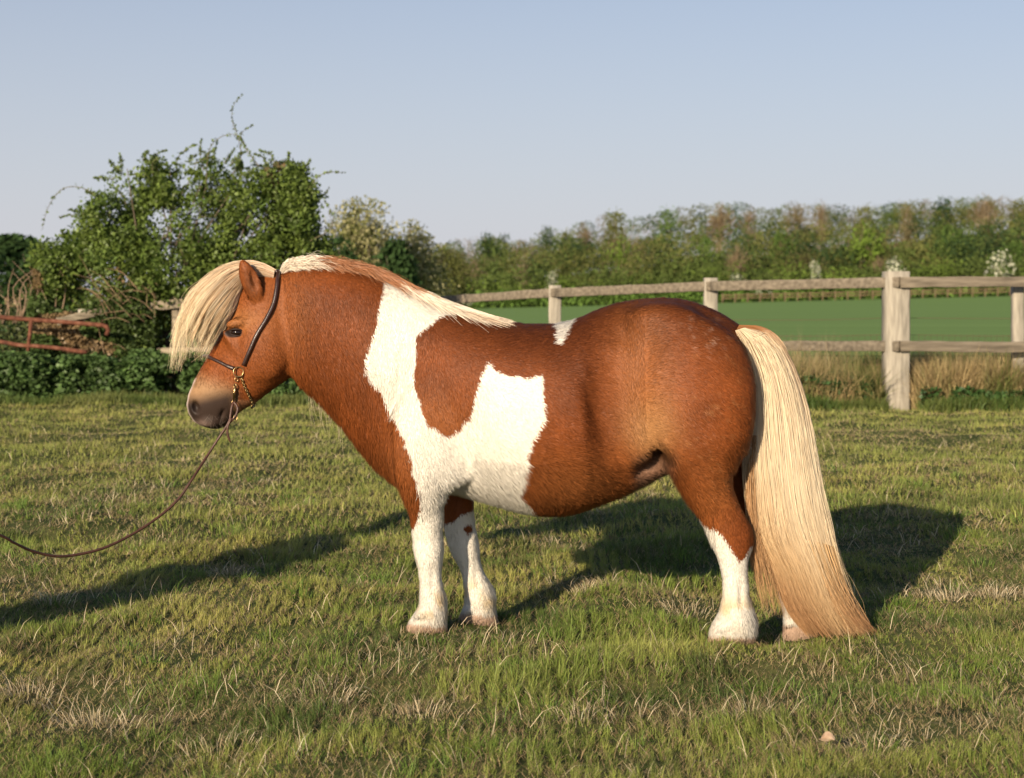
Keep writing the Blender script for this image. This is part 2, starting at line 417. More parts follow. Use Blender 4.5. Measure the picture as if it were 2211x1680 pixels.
def ellip(c, r, k, sub=False, rot=0.0):
    """smooth add / carve of an ellipsoid; c world, r radii (x,y,z), rot in the x-z plane"""
    global F
    R = max(r)+0.06
    sl = [slice(max(int((c[a]-R-g0)/VX), 0), min(int((c[a]+R-g0)/VX)+1, n)) for a, g0, n in ((0, gx0, len(AX)), (1, gy0, len(AY)), (2, gz0, len(AZ)))]
    x = (AX[sl[0]]-c[0])[:, None, None]; y = (AY[sl[1]]-c[1])[None, :, None]; z = (AZ[sl[2]]-c[2])[None, None, :]
    ca, sa = math.cos(rot), math.sin(rot); xr = x*ca+z*sa; zr = -x*sa+z*ca
    q = np.sqrt((xr/r[0])**2+(y/r[1])**2+(zr/r[2])**2); g = np.sqrt((xr/r[0]**2)**2+(y/r[1]**2)**2+(zr/r[2]**2)**2)+1e-6
    f = q*(q-1)/g
    s = F[sl[0], sl[1], sl[2]]
    F[sl[0], sl[1], sl[2]] = -smin(-s, f, k) if sub else smin(s, f, k)

def lerpu(us, ms):
    def f(x, z):
        u = U0+x*FOC/Yc(x); return np.interp(u, us, ms)
    return f
def plane_c(off=0.0): return lambda x, z: Yc(x)+off
def leg_c(Ytop, Ybot, ztop=0.62, zbot=0.25):
    return lambda x, z: Ybot+(Ytop-Ybot)*sstep(zbot, ztop, z)

add_part(TRUNK, plane_c(), lerpu([560, 700, 850, 930, 1050, 1170, 1250, 1330, 1400, 1480, 1620], [0.52, 0.55, 0.62, 0.72, 0.88, 1.0, 0.97, 0.80, 0.78, 0.84, 0.72]), 0)
add_part(NF, leg_c(4.99, 5.05), lambda x, z: np.interp(z, [0, 0.1, 0.3, 0.42, 0.6, 0.8], [0.95, 0.9, 0.9, 0.85, 0.62, 0.5]), 0.03, plane=5.05)
add_part(FF, leg_c(5.24, 5.22), lambda x, z: np.interp(z, [0, 0.1, 0.3, 0.42, 0.6], [0.95, 0.9, 0.9, 0.85, 0.6]), 0.03, plane=5.22)
add_part(NH, leg_c(4.895, 4.93), lambda x, z: np.interp(z, [0, 0.1, 0.3, 0.45, 0.6, 0.75, 0.95], [0.95, 0.9, 0.75, 0.75, 0.78, 0.72, 0.5]), 0.10, plane=4.93)
add_part(FH, leg_c(5.13, 5.11), lambda x, z: np.interp(z, [0, 0.1, 0.3, 0.45, 0.6, 0.9], [0.95, 0.9, 0.75, 0.75, 0.78, 0.68]), 0.035, plane=5.11)
add_part(HEAD, plane_c(), lambda x, z: np.interp(U0+x*FOC/Yc(x), [400, 440, 480, 530, 600, 640], [0.88, 0.80, 0.70, 0.72, 0.80, 0.72]), 0.022)

def onside(u, v, off):
    """world point at measured place, off metres toward (-) or away (+) from the pony's middle plane"""
    y = 5.1
    for _ in range(4): y = float(Yc((u-U0)/FOC*y))+off
    return P(u, v, y)
for sgn in (-1, 1):
    ellip(onside(572, 755, sgn*0.062), (0.068, 0.026, 0.085), 0.03)                 # cheek
    ellip(onside(510, 697, sgn*0.073), (0.034, 0.018, 0.014), 0.018, rot=0.25)      # brow
    ellip(onside(503, 742, sgn*0.066), (0.055, 0.012, 0.012), 0.02, rot=-0.9)       # facial crest
    ellip(onside(512, 718, sgn*0.094), (0.024, 0.02, 0.013), 0.008, sub=True, rot=0.15)   # eye socket
    ellip(onside(425, 876, sgn*0.040), (0.021, 0.014, 0.028), 0.012)                # nostril rim
    ellip(onside(420, 880, sgn*0.062), (0.0135, 0.034, 0.024), 0.004, sub=True, rot=0.25)     # nostril
    ellip(onside(474, 903, sgn*0.058), (0.0068, 0.030, 0.036), 0.003, sub=True, rot=-0.42)  # mouth corner
    ellip(onside(455, 910, sgn*0.03), (0.03, 0.02, 0.018), 0.015)
    ellip(onside(1308, 950, sgn*0.262), (0.022, 0.050, 0.16), 0.05, sub=True, rot=0.30)   # crease behind the ribs
    ellip(onside(1372, 870, sgn*0.140), (0.045, 0.035, 0.13), 0.08, rot=0.12)             # flank fold running to the stifle
    ellip(onside(1398, 1018, sgn*0.215), (0.075, 0.125, 0.036), 0.022, sub=True, rot=0.50); ellip(onside(1418, 985, sgn*0.20), (0.026, 0.13, 0.026), 0.02, sub=True)  # recess under the fold
    ellip(onside(1318, 815, sgn*0.275), (0.045, 0.045, 0.17), 0.07, sub=True, rot=0.22)         # flank
    ellip(onside(900, 960, sgn*0.15), (0.09, 0.05, 0.12), 0.05)                     # point of shoulder
    ellip(onside(975, 1010, sgn*0.155), (0.05, 0.03, 0.05), 0.03)                   # elbow
    ellip(onside(1420, 690, sgn*0.12), (0.09, 0.07, 0.05), 0.06)                    # hip
EW = lambda x, z: np.full(np.shape(x), 0.62)
add_part(EAR, lambda x, z: Yc(x)-0.066-0.10*(z-1.06), EW, 0.008)
add_part(FEAR, lambda x, z: Yc(x)+0.058, EW, 0.010)
ec = onside(546, 604, -0.092); ellip(ec, (0.0125, 0.019, 0.042), 0.004, sub=True, rot=0.30)
# fetlock feather, knees
for k, w in (('nf', 5.05), ('ff', 5.22)):
    u, v, Y = HOOF[k]
    ellip(P(u+14, v-62, Y), (0.032, 0.034, 0.045), 0.03)
    ellip(P(u+(5 if k == 'nf' else -26), v-170, Y), (0.036, 0.036, 0.05), 0.03)
for k in ('nh', 'fh'):
    u, v, Y = HOOF[k]
    ellip(P(u+16, v-60, Y), (0.030, 0.034, 0.045), 0.025)
    ellip(P(u+24, v-225, Y), (0.026, 0.028, 0.05), 0.03)

for k, w in (('nf', -1), ('ff', -1), ('nh', -1), ('fh', -1)):
    u, v, Y = HOOF[k]
    q = 6 if k in ('nf',) else (-8 if k == 'ff' else 14)
    ellip(P(u+q+4, v-112, Y-0.042), (0.0055, 0.014, 0.045), 0.008, sub=True)
    ellip(P(u-16 if k == 'nf' else u-20, v-36, Y-0.030), (0.022, 0.020, 0.007), 0.01, rot=0.5)      # coronet
def blur(a, s):
    r = int(3*s+0.5); w = np.exp(-0.5*(np.arange(-r, r+1)/s)**2); w /= w.sum()
    for ax in range(3):
        o = np.zeros_like(a)
        for i, wi in enumerate(w):
            o += wi*np.roll(a, i-r, ax)
        a = o
    return a
occ = np.clip(0.5-F/(3*VX), 0, 1).astype(np.float32)
occ = blur(occ, 1.1)

def surface_nets(A, iso, org, h):
    nx, ny, nz = A.shape; S = A > iso
    c = np.zeros((nx-1, ny-1, nz-1), np.int8)
    for a in (0, 1):
        for b in (0, 1):
            for d in (0, 1): c += S[a:nx-1+a, b:ny-1+b, d:nz-1+d]
    idx = np.argwhere((c > 0) & (c < 8)); N = len(idx)
    cid = -np.ones(c.shape, np.int64); cid[tuple(idx.T)] = np.arange(N)
    acc = np.zeros((N, 3)); cnt = np.zeros(N)
    cor = [(a, b, d) for a in (0, 1) for b in (0, 1) for d in (0, 1)]
    val = {q: A[idx[:, 0]+q[0], idx[:, 1]+q[1], idx[:, 2]+q[2]].astype(float) for q in cor}
    for q in cor:
        for ax in range(3):
            if q[ax]: continue
            r = list(q); r[ax] = 1; r = tuple(r); va, vb = val[q], val[r]
            m = (va > iso) != (vb > iso); t = np.where(m, (iso-va)/np.where(m, vb-va, 1), 0)
            p = np.tile(np.array(q, float), (N, 1)); p[:, ax] += t
            acc[m] += p[m]; cnt[m] += 1
    V = (idx+acc/cnt[:, None])*h+np.array(org)
    Q = []
    for ax in range(3):
        o = [k for k in range(3) if k != ax]
        sl0 = [slice(None)]*3; sl1 = [slice(None)]*3; sl0[ax] = slice(0, -1); sl1[ax] = slice(1, None)
        e = np.argwhere(S[tuple(sl0)] != S[tuple(sl1)])
        e = e[(e[:, o[0]] > 0) & (e[:, o[1]] > 0) & (e[:, o[0]] < A.shape[o[0]]-1) & (e[:, o[1]] < A.shape[o[1]]-1)]
        f = S[tuple(e.T)]
        def g(a, b):
            q = e.copy(); q[:, o[0]] -= a; q[:, o[1]] -= b; return cid[tuple(q.T)]
        qd = np.stack([g(1, 1), g(0, 1), g(0, 0), g(1, 0)], 1)
        flip = ~f if ax != 1 else f
        qd[flip] = qd[flip][:, ::-1]; Q.append(qd)
    return V, np.concatenate(Q)

bV, bQ = surface_nets(occ, 0.5, (gx0, gy0, gz0), VX)
del occ, F
def vnormals(V, Q):
    a = V[Q[:, 2]]-V[Q[:, 0]]; b = V[Q[:, 3]]-V[Q[:, 1]]; n = np.cross(a, b)
    N = np.zeros_like(V)
    for k in range(4): np.add.at(N, Q[:, k], n)
    return N/(np.linalg.norm(N, axis=1)[:, None]+1e-12)
def relax(V, Q, it, lam=0.5):
    for s in range(it):
        A = np.zeros_like(V); c = np.zeros(len(V))
        for k in range(4):
            np.add.at(A, Q[:, k], V[Q[:, (k+1) % 4]]+V[Q[:, k-1]]); np.add.at(c, Q[:, k], 2)
        V = V+(lam if s % 2 == 0 else -lam*1.04)*(A/c[:, None]-V)
    return V
bV = relax(bV, bQ, 8)
_su = U0+bV[:, 0]*FOC/Yc(bV[:, 0]); _sv = HZ+(CAM_H-bV[:, 2])*FOC/Yc(bV[:, 0])
_sm = np.clip(1.6*np.exp(-0.5*(((_su-1392)/34)**2+((_sv-790)/95)**2)), 0, 1)[:, None]      # soften where thigh meets flank
for _ in range(90):
    A_ = np.zeros_like(bV); c_ = np.zeros(len(bV))
    for k in range(4):
        A_ += np.stack([np.bincount(bQ[:, k], (bV[bQ[:, (k+1) % 4], a]+bV[bQ[:, k-1], a]), len(bV)) for a in range(3)], 1); c_ += np.bincount(bQ[:, k], minlength=len(bV))*2
    bV = bV+0.6*_sm*(A_/c_[:, None]-bV)
bN = vnormals(bV, bQ)

# ---- coat colours, in measured side-view coordinates
WHITE1 = [(826, 560), (830, 621), (823, 666), (814, 720), (798, 765), (790, 792), (803, 816), (828, 832), (839, 864), (859, 893), (882, 936), (895, 972), (902, 1012), (912, 1044), (909, 1084), (904, 1107), (893, 1140),
          (870, 1142), (870, 1410), (966, 1410), (963, 1120), (963, 1066), (975, 1056), (1000, 1066), (1020, 1080), (1060, 1100), (1100, 1125), (1170, 1125), (1129, 1076), (1116, 1048), (1127, 1017), (1140, 958), (1152, 927), (1172, 891), (1170, 837),
          (1165, 798), (1138, 807), (1098, 801), (1066, 792), (1053, 769), (1046, 792), (1032, 819), (1028, 846), (1019, 882), (999, 911), (974, 931), (954, 920), (927, 900), (918, 877), (909, 846), (900, 814), (902, 774), (904, 720),
          (927, 702), (954, 681), (976, 677), (1010, 676), (1000, 640), (900, 560)]
WHITE2 = [(1183, 690), (1250, 680), (1216, 714), (1208, 740), (1192, 741), (1194, 714)]
WHITE_NH = [(1498, 1105), (1513, 1122), (1538, 1140), (1561, 1156), (1577, 1183), (1592, 1208), (1606, 1206), (1620, 1180), (1680, 1200), (1680, 1420), (1480, 1420), (1480, 1200)]
def gauss(u, v, cu, cv, su, sv): return np.exp(-0.5*(((u-cu)/su)**2+((v-cv)/sv)**2))
def mixc(c, d, w): return c*(1-w[:, None])+np.array(d)*w[:, None]
def coat(p, jit=0.0, near=None):
    """albedo at body points (n,3)"""
    x, y, z = p[:, 0], p[:, 1], p[:, 2]; y0 = Yc(x); far = y > y0+0.02
    yy = np.where((z < 0.42), y, y0)
    u = U0+x*FOC/yy; v = HZ+(CAM_H-z)*FOC/yy
    if jit:
        u = u+rng.normal(0, jit, len(u)); v = v+rng.normal(0, jit, len(u))
    u2 = u+6*(noise(x*55, z*55, seed=41)-0.5); v2 = v+6*(noise(x*55, z*55, seed=42)-0.5)
    n1 = fbm(x*9, z*9, y*9, seed=5); n2 = fbm(x*30, z*14, y*20, seed=6)
    c = np.tile(np.array((0.205, 0.055, 0.0125)), (len(x), 1))
    c = c*(0.66+0.68*n1[:, None])*(0.80+0.4*n2[:, None])
    top = np.clip((0.86+0.17*sstep(0.2, 0.6, x)-0.03-(1.0-z)*0.0-(1.03-z)*1.0)*0+sstep(0.17, 0.0, (np.interp(u, [600, 800, 1000, 1110, 1200, 1300, 1440, 1600], [600, 610, 690, 700, 700, 668, 648, 715])-v)*-1/700.), 0, 1)
    c = mixc(c, (0.12, 0.034, 0.010), 0.6*top*(u > 900))  # darker topline: coat tone with some shade mixed in
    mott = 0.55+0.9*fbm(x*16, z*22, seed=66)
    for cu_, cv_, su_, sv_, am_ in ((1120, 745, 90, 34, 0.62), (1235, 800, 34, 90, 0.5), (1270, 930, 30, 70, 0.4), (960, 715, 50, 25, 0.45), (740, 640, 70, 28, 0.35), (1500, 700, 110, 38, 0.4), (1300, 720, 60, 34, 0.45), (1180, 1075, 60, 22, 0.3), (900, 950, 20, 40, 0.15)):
        c = mixc(c, (0.105, 0.028, 0.008), np.clip(am_*mott*gauss(u, v, cu_, cv_, su_, sv_), 0, 0.8))  # dark coat mottling, plus painted shade on the barrel's rear slope
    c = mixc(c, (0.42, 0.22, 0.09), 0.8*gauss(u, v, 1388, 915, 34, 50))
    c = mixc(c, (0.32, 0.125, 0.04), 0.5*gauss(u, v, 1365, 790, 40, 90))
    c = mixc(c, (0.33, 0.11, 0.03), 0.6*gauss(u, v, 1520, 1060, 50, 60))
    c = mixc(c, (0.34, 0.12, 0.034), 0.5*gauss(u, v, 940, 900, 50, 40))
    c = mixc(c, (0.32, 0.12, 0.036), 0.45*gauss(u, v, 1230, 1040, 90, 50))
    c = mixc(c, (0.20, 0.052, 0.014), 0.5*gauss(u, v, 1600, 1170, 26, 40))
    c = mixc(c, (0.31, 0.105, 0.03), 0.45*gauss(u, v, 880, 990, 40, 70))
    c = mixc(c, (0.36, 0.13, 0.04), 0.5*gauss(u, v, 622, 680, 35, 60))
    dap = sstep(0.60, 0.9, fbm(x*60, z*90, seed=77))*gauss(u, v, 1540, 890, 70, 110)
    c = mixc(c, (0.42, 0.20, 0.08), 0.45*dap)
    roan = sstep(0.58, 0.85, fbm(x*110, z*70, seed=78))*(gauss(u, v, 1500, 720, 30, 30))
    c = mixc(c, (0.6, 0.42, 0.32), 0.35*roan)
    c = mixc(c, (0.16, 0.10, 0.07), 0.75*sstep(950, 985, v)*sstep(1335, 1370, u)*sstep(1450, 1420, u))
    # head
    hd = u < 640
    c = np.where(hd[:, None], mixc(c, (0.255, 0.074, 0.017), np.full(len(u), 0.5)), c)
    c = mixc(c, (0.36, 0.15, 0.05), 0.7*gauss(u, v, 520, 690, 40, 18)*hd)
    c = mixc(c, (0.36, 0.22, 0.115), 0.9*sstep(795, 850, v+0.35*(470-u))*(u < 520)*hd)
    mz = sstep(836, 876, v+0.25*(u-440)-0*u)*sstep(545, 495, u+0.0*v)*hd
    c = mixc(c, (0.030, 0.019, 0.016), 0.97*mz)
    c = mixc(c, (0.30, 0.14, 0.07), 0.8*sstep(0.0, 12.0, (u-506))*(v > 860)*hd*(u < 640))
    c = mixc(c, (0.62, 0.50, 0.44), 0.85*sstep(7, 2, np.abs(u-np.interp(v, [800, 826, 850, 872, 888, 902, 914, 922], [432, 419, 409, 405, 407, 414, 424, 440])))*(v > 815)*hd)
    c = mixc(c, (0.34, 0.24, 0.20), 0.6*gauss(u, v, 437, 915, 14, 6)*hd)
    c = mixc(c, (0.018, 0.012, 0.01), gauss(u, v, 421, 879, 9, 14)*hd*0.95)  # darkness of the nostril hole painted into the colour
    ed = np.sqrt(((u-512)/19)**2+((v-718)/9.5)**2)
    c = mixc(c, (0.022, 0.014, 0.012), sstep(1.25, 0.8, ed)*hd)
    ear = gauss(u, v, 549, 612, 9, 24)*(y < y0-0.03)
    c = mixc(c, (0.10, 0.035, 0.012), 0.7*ear)
    # white areas
    w = in_poly(u2, v2, WHITE1) | in_poly(u2, v2, WHITE2)
    wf = in_poly(u2+8, v2, WHITE1)
    w = np.where(far & (z > 0.42), wf | in_poly(u2, v2, WHITE2), w)
    legz = z < 0.44
    nf = legz & ~far & (u < 968) & (x < 0)
    nh = legz & ~far & (u > 1400)
    ff = legz & far & (x < 0.2)
    fh = legz & far & (x > 0.2)
    w = np.where(nf, in_poly(u2, v2, WHITE1) | (v2 > 1145), w)
    w = np.where(nh, in_poly(u2, v2, WHITE_NH), w)
    w = np.where(ff, (v2 > np.interp(u2, [955, 985, 1000, 1020], [1135, 1122, 1108, 1100])), w)
    w = np.where(ff & (np.hypot(u2-1011, v2-1141) < 9), False, w)
    w = np.where(fh, v2 > 1215, w)
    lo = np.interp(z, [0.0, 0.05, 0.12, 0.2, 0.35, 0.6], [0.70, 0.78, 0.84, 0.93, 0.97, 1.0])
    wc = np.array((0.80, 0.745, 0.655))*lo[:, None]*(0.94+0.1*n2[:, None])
    fe = gauss(z, z, 0.10, 0.10, 0.04, 0.04)*sstep(0.35, 0.7, noise(x*40, z*30, seed=8))*(z < 0.2)
    wc = mixc(wc, (0.62, 0.44, 0.20), 0.75*fe)
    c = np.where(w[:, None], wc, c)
    hf = sstep(0.040, 0.030, z-np.where(x > 0.2, -0.012, 0.0))*(z < 0.08)
    c = mixc(c, (0.40, 0.25, 0.17), hf*0.85)
    return np.clip(c, 0.004, 0.9), w, u, v

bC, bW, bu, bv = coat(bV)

# ---- fur: short strands rooted on the skin
def area_sample(V, Q, n, wt):
    a = np.linalg.norm(np.cross(V[Q[:, 2]]-V[Q[:, 0]], V[Q[:, 3]]-V[Q[:, 1]]), axis=1)/2*wt
    f = rng.choice(len(Q), n, p=a/a.sum()); s, t = rng.random(n), rng.random(n)
    w = np.stack([(1-s)*(1-t), s*(1-t), s*t, (1-s)*t], 1)
    return f, w
cen = bV[bQ].mean(1); nrmf = bN[bQ].mean(1)
wt = np.where(nrmf[:, 1] < 0.25, 1.0, 0.35)
NFUR = 330000
fi, fw = area_sample(bV, bQ, NFUR, wt)
R = (bV[bQ[fi]]*fw[..., None]).sum(1); N = (bN[bQ[fi]]*fw[..., None]).sum(1); N /= np.linalg.norm(N, axis=1)[:, None]
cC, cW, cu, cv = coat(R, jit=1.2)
bare = ((np.hypot((cu-512)/21, (cv-719)/11) < 1) & (R[:, 0] < -0.5)) | (np.hypot((cu-421)/9, (cv-879)/14) < 1)
kp = ~bare; R, N, cC, cW, cu, cv = [q[kp] for q in (R, N, cC, cW, cu, cv)]
n = len(R)
ang = np.interp(cu, [400, 560, 640, 760, 900, 1100, 1400, 1500, 1620], [-1.0, -0.9, -1.0, -1.05, -1.25, -0.55, -0.35, -0.55, -1.1])
ang = ang+0.9*(fbm(R[:, 0]*7, R[:, 2]*7, seed=21)-0.5)+rng.normal(0, 0.22, n)
ang = np.where(R[:, 2] < 0.42, -1.5+rng.normal(0, 0.15, n), ang)
fl = sstep(1300, 1372, cu)*sstep(1460, 1385, cu)*sstep(1000, 900, cv)*sstep(640, 700, cv)
ang = ang+fl*np.where(cu < 1380, -0.7, 0.5)
D = np.stack([np.cos(ang), 0*ang, np.sin(ang)], 1)
D = D-N*(D*N).sum(1)[:, None]; D /= np.linalg.norm(D, axis=1)[:, None]+1e-9
Lf = np.where(R[:, 2] < 0.42, 0.010, 0.0145)*np.where((cu < 640), 0.62, 1.0)*np.where((cu < 500) & (cv > 830), 0.5, 1.0)*(0.6+0.8*rng.random(n))
belly = (N[:, 2] < -0.35) & (R[:, 2] > 0.3) & (cu > 640)
Lf = np.where((cu < 500) & (cv > 850), 0.0035, Lf)
Lf = np.where(belly | ((cu < 860) & (cu > 560) & (N[:, 0] < -0.3)), Lf*1.7, Lf)
Lf = np.where((R[:, 2] < 0.15) & (R[:, 2] > 0.035) & (N[:, 0] > 0.1), Lf*1.7, Lf)
lift = np.where(belly, 0.35, 0.20)+0.08*rng.random(n)
tip = R+D*Lf[:, None]+N*(Lf*lift)[:, None]
side = np.cross(N, D); wd = 0.0011+0.0005*rng.random(n)
fV = np.stack([R+side*wd[:, None]-N*0.001, R-side*wd[:, None]-N*0.001, tip], 1).reshape(-1, 3)
bright = np.clip(0.95+0.14*rng.normal(0, 1, n), 0.5, 1.4)
bright = np.where(cW, 0.97+0.03*rng.normal(0, 1, n), bright)
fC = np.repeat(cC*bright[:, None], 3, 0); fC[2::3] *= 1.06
jn = N+0.16*rng.normal(0, 1, (n, 3)); jn += D*0.0
fN = np.repeat(jn/np.linalg.norm(jn, axis=1)[:, None], 3, 0)
fT = np.arange(n*3).reshape(-1, 3)+len(bV)
allV = np.vstack([bV, fV]); allC = np.clip(np.vstack([bC, fC]), 0.003, 0.92); allN = np.vstack([bN, fN])
PO = np.array((0.05, 5.1, 0.0))
pony = add_obj('pony', raw_mesh('pony', allV-PO, [bQ, fT], allC, True, normals=allN), M_coat, loc=tuple(PO))
tag(pony, 'stocky chestnut and white pony standing side-on, pale mane and long pale tail', 'pony')

BVH = BVHTree.FromPolygons([tuple(p) for p in bV], [tuple(int(k) for k in q) for q in bQ])
def hit(u, v, lift=0.0):
    d = Vector(P(u, v, 1.0))-Vector((0, 0, CAM_H)); d.normalize()
    loc, nr, _, _ = BVH.ray_cast(Vector((0, 0, CAM_H)), d)
    if loc is None: return None
    return np.array(loc+nr*lift)
def mirror(p): p = np.array(p, float); p[1] = 2*float(Yc(p[0]))-p[1]; return p
def snap(p, lift):
    loc, nr, _, _ = BVH.find_nearest(Vector(p)); d = Vector(p)-loc
    return np.array(loc+nr*lift)

# ---- eyes
def ball(c, r, k=16, m=24, col=(1, 1, 1)):
    th = np.linspace(0, math.pi, k+1); ph = np.linspace(0, 2*math.pi, m, endpoint=False)
    T, Q_ = np.meshgrid(th, ph, indexing='ij')
    V = np.stack([np.sin(T)*np.cos(Q_)*r[0], np.sin(T)*np.sin(Q_)*r[1], np.cos(T)*r[2]], -1).reshape(-1, 3)+np.array(c)
    i, j = np.meshgrid(np.arange(k), np.arange(m), indexing='ij')
    return V, np.stack([i*m+j, (i+1)*m+j, (i+1)*m+(j+1) % m, i*m+(j+1) % m], -1).reshape(-1, 4)
eh = hit(512, 718)
for s in (0, 1):
    c = eh+np.array((0, 0.0055, 0.0))
    if s: c = mirror(c)
    b = MB(); V, Q_ = ball(c, (0.0215, 0.0165, 0.0125)); b.add(V, Q_)
    eo = b.build('eye', M_eye, pony)
    b = MB(); sy = -1 if not s else 1
    for zz, rr, dy in ((0.0105, 0.0024, 0.004), (-0.0100, 0.0016, 0.004)):
        t = np.linspace(-1, 1, 12)
        pts = np.stack([c[0]+t*0.0225, c[1]+sy*(0.0125*np.sqrt(1-0.75*t*t)+0.001), c[2]+zz*np.sqrt(1-0.85*t*t)-t*0.002], 1)
        b.tube(pts, rr*np.sqrt(1-0.8*t*t)+0.0006, 8, col=(0.03, 0.018, 0.014))
    for t in np.linspace(-0.8, 0.7, 12):       # lashes
        p0 = np.array((c[0]+t*0.02, c[1]+sy*(0.0135*math.sqrt(1-0.7*t*t)), c[2]+0.009*math.sqrt(1-0.8*t*t)))
        b.tube([p0, p0+np.array((-0.003, sy*0.006, 0.001)), p0+np.array((-0.006, sy*0.010, 0.0))], [0.0004, 0.0003, 0.0001], 4, col=(0.02, 0.012, 0.01))
    b.build('eyelid', M_coat, eo if False else pony)

# ---- long hair as ribbons
def ribbons(curves, w, cols, roll=None):
    """curves (n,k,3), w (n,k), cols (n,k,3)"""
    n, k, _ = curves.shape
    t = np.gradient(curves, axis=1); t /= np.linalg.norm(t, axis=2)[..., None]+1e-9
    r = rng.normal(0, 1, (n, 1, 3)); r[:, :, 1] *= 0.35          # mostly broadside to the flank
    s = r-t*(r*t).sum(2)[..., None]; s /= np.linalg.norm(s, axis=2)[..., None]+1e-9
    V = np.stack([curves-s*w[..., None], curves+s*w[..., None]], 2).reshape(-1, 3)
    i, j = np.meshgrid(np.arange(n), np.arange(k-1), indexing='ij'); b = (i*k+j)*2
    Q_ = np.stack([b, b+1, b+3, b+2], -1).reshape(-1, 4)
    return V, Q_, np.repeat(cols.reshape(-1, 3), 2, 0)

def sheet_hair(L, Rr, n, k, depth, yoff, width, colf, clump=40, wig=2.0, lenf=None, bias=None, spread=1.0):
    """strands filling the band between two measured edges; depth(t) half thickness in metres"""
    Lc, Rc = cr(L, k), cr(Rr, k); t = np.linspace(0, 1, k)
    a = rng.random(n) if bias is None else bias(rng.random(n)); b = rng.uniform(-1, 1, n)
    ca = np.clip(np.round(a*clump)/clump+rng.normal(0, 0.003, n), 0, 1)
    ln = np.ones(n) if lenf is None else lenf(a, n)
    tt = t[None, :]*ln[:, None]
    aa = a[:, None]+(ca-a)[:, None]*(tt**2.2)*0.8
    ti = tt*(k-1); i0 = np.clip(ti.astype(int), 0, k-2); f = ti-i0
    Lp = Lc[i0]*(1-f[..., None])+Lc[i0+1]*f[..., None]; Rp = Rc[i0]*(1-f[..., None])+Rc[i0+1]*f[..., None]
    q = Lp*(1-aa[..., None])+Rp*aa[..., None]
    ph = rng.uniform(0, 6.28, (n, 1)); fr = rng.uniform(3, 9, (n, 1)); am = rng.gamma(2, wig/2, (n, 1))
    q[..., 0] += am*np.sin(ph+fr*tt*2)*tt*0.8; q[..., 1] += 0.4*am*np.cos(ph*1.7+fr*tt*1.3)*tt
    rim = np.sqrt(np.clip(1-(2*np.clip(aa, 0, 1)-1)**2, 0.05, 1))
    Yy = yoff(tt, aa)+depth(tt)*b[:, None]*rim
    X = (q[..., 0]-U0)/FOC*Yy; Z = CAM_H-(q[..., 1]-HZ)/FOC*Yy
    cur = np.stack([X, Yy, Z], -1)
    w = width*(0.7+0.6*rng.random((n, 1)))*(1-0.75*t[None, :]**3)
    return ribbons(cur, w, colf(tt, aa, q, n))

def strandcol(base, n, k, var=0.12):
    m = np.clip(1+rng.normal(0, var, (n, 1, 1)), 0.55, 1.35); return np.clip(base*m, 0.01, 0.88)

# tail
TL = [(1594, 714), (1603, 764), (1614, 822), (1620, 880), (1612, 957), (1612, 1024), (1617, 1082), (1625, 1155), (1645, 1195), (1672, 1245), (1700, 1320), (1738, 1368)]
TR = [(1602, 706), (1655, 714), (1688, 750), (1715, 805), (1740, 885), (1755, 965), (1770, 1050), (1788, 1130), (1808, 1210), (1835, 1285), (1858, 1335), (1876, 1366)]
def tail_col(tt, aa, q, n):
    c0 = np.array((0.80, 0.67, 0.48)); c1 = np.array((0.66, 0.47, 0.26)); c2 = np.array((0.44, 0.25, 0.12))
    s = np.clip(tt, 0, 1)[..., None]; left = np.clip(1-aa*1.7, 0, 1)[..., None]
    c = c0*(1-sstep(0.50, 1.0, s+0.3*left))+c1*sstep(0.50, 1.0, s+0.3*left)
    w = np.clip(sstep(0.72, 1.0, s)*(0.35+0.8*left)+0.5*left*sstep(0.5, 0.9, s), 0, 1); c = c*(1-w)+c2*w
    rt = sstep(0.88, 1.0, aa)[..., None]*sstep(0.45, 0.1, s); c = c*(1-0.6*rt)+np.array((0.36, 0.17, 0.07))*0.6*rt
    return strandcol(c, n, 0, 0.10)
b = MB()
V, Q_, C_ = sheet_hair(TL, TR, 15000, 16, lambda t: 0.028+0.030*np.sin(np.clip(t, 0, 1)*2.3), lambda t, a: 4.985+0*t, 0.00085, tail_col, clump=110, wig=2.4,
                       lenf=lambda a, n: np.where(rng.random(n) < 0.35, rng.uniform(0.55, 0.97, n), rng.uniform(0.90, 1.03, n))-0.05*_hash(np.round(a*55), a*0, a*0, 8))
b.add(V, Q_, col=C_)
V, Q_, C_ = sheet_hair([(p[0]-8, p[1]) for p in TL], [(p[0]+8, p[1]+1) for p in TR], 900, 16, lambda t: 0.05+0.02*t, lambda t, a: 4.98+0*t, 0.0006, tail_col, clump=400, wig=8,
                       lenf=lambda a, n: rng.uniform(0.4, 1.0, n))
b.add(V, Q_, col=C_)
V, Q_, C_ = sheet_hair(TL, TR, 9000, 16, lambda t: 0.03+0.032*np.sin(np.clip(t, 0, 1)*2.3), lambda t, a: 4.985+0*t, 0.0006, tail_col, clump=500, wig=2.2, lenf=lambda a, n: rng.uniform(0.8, 1.01, n))
b.add(V, Q_, col=C_)
V, Q_, C_ = sheet_hair([(1622, 940), (1612, 1010), (1612, 1090), (1618, 1170), (1628, 1250), (1640, 1320)], [(1640, 940), (1636, 1010), (1640, 1090), (1655, 1170), (1680, 1250), (1700, 1340)], 900, 12, lambda t: 0.04+0*t, lambda t, a: 4.98+0*t, 0.0006, lambda tt, aa, q, n: strandcol(np.array((0.46, 0.27, 0.13))+0*tt[..., None], n, 0, 0.2), clump=300, wig=5, lenf=lambda a, n: rng.uniform(0.4, 1.0, n))
b.add(V, Q_, col=C_)
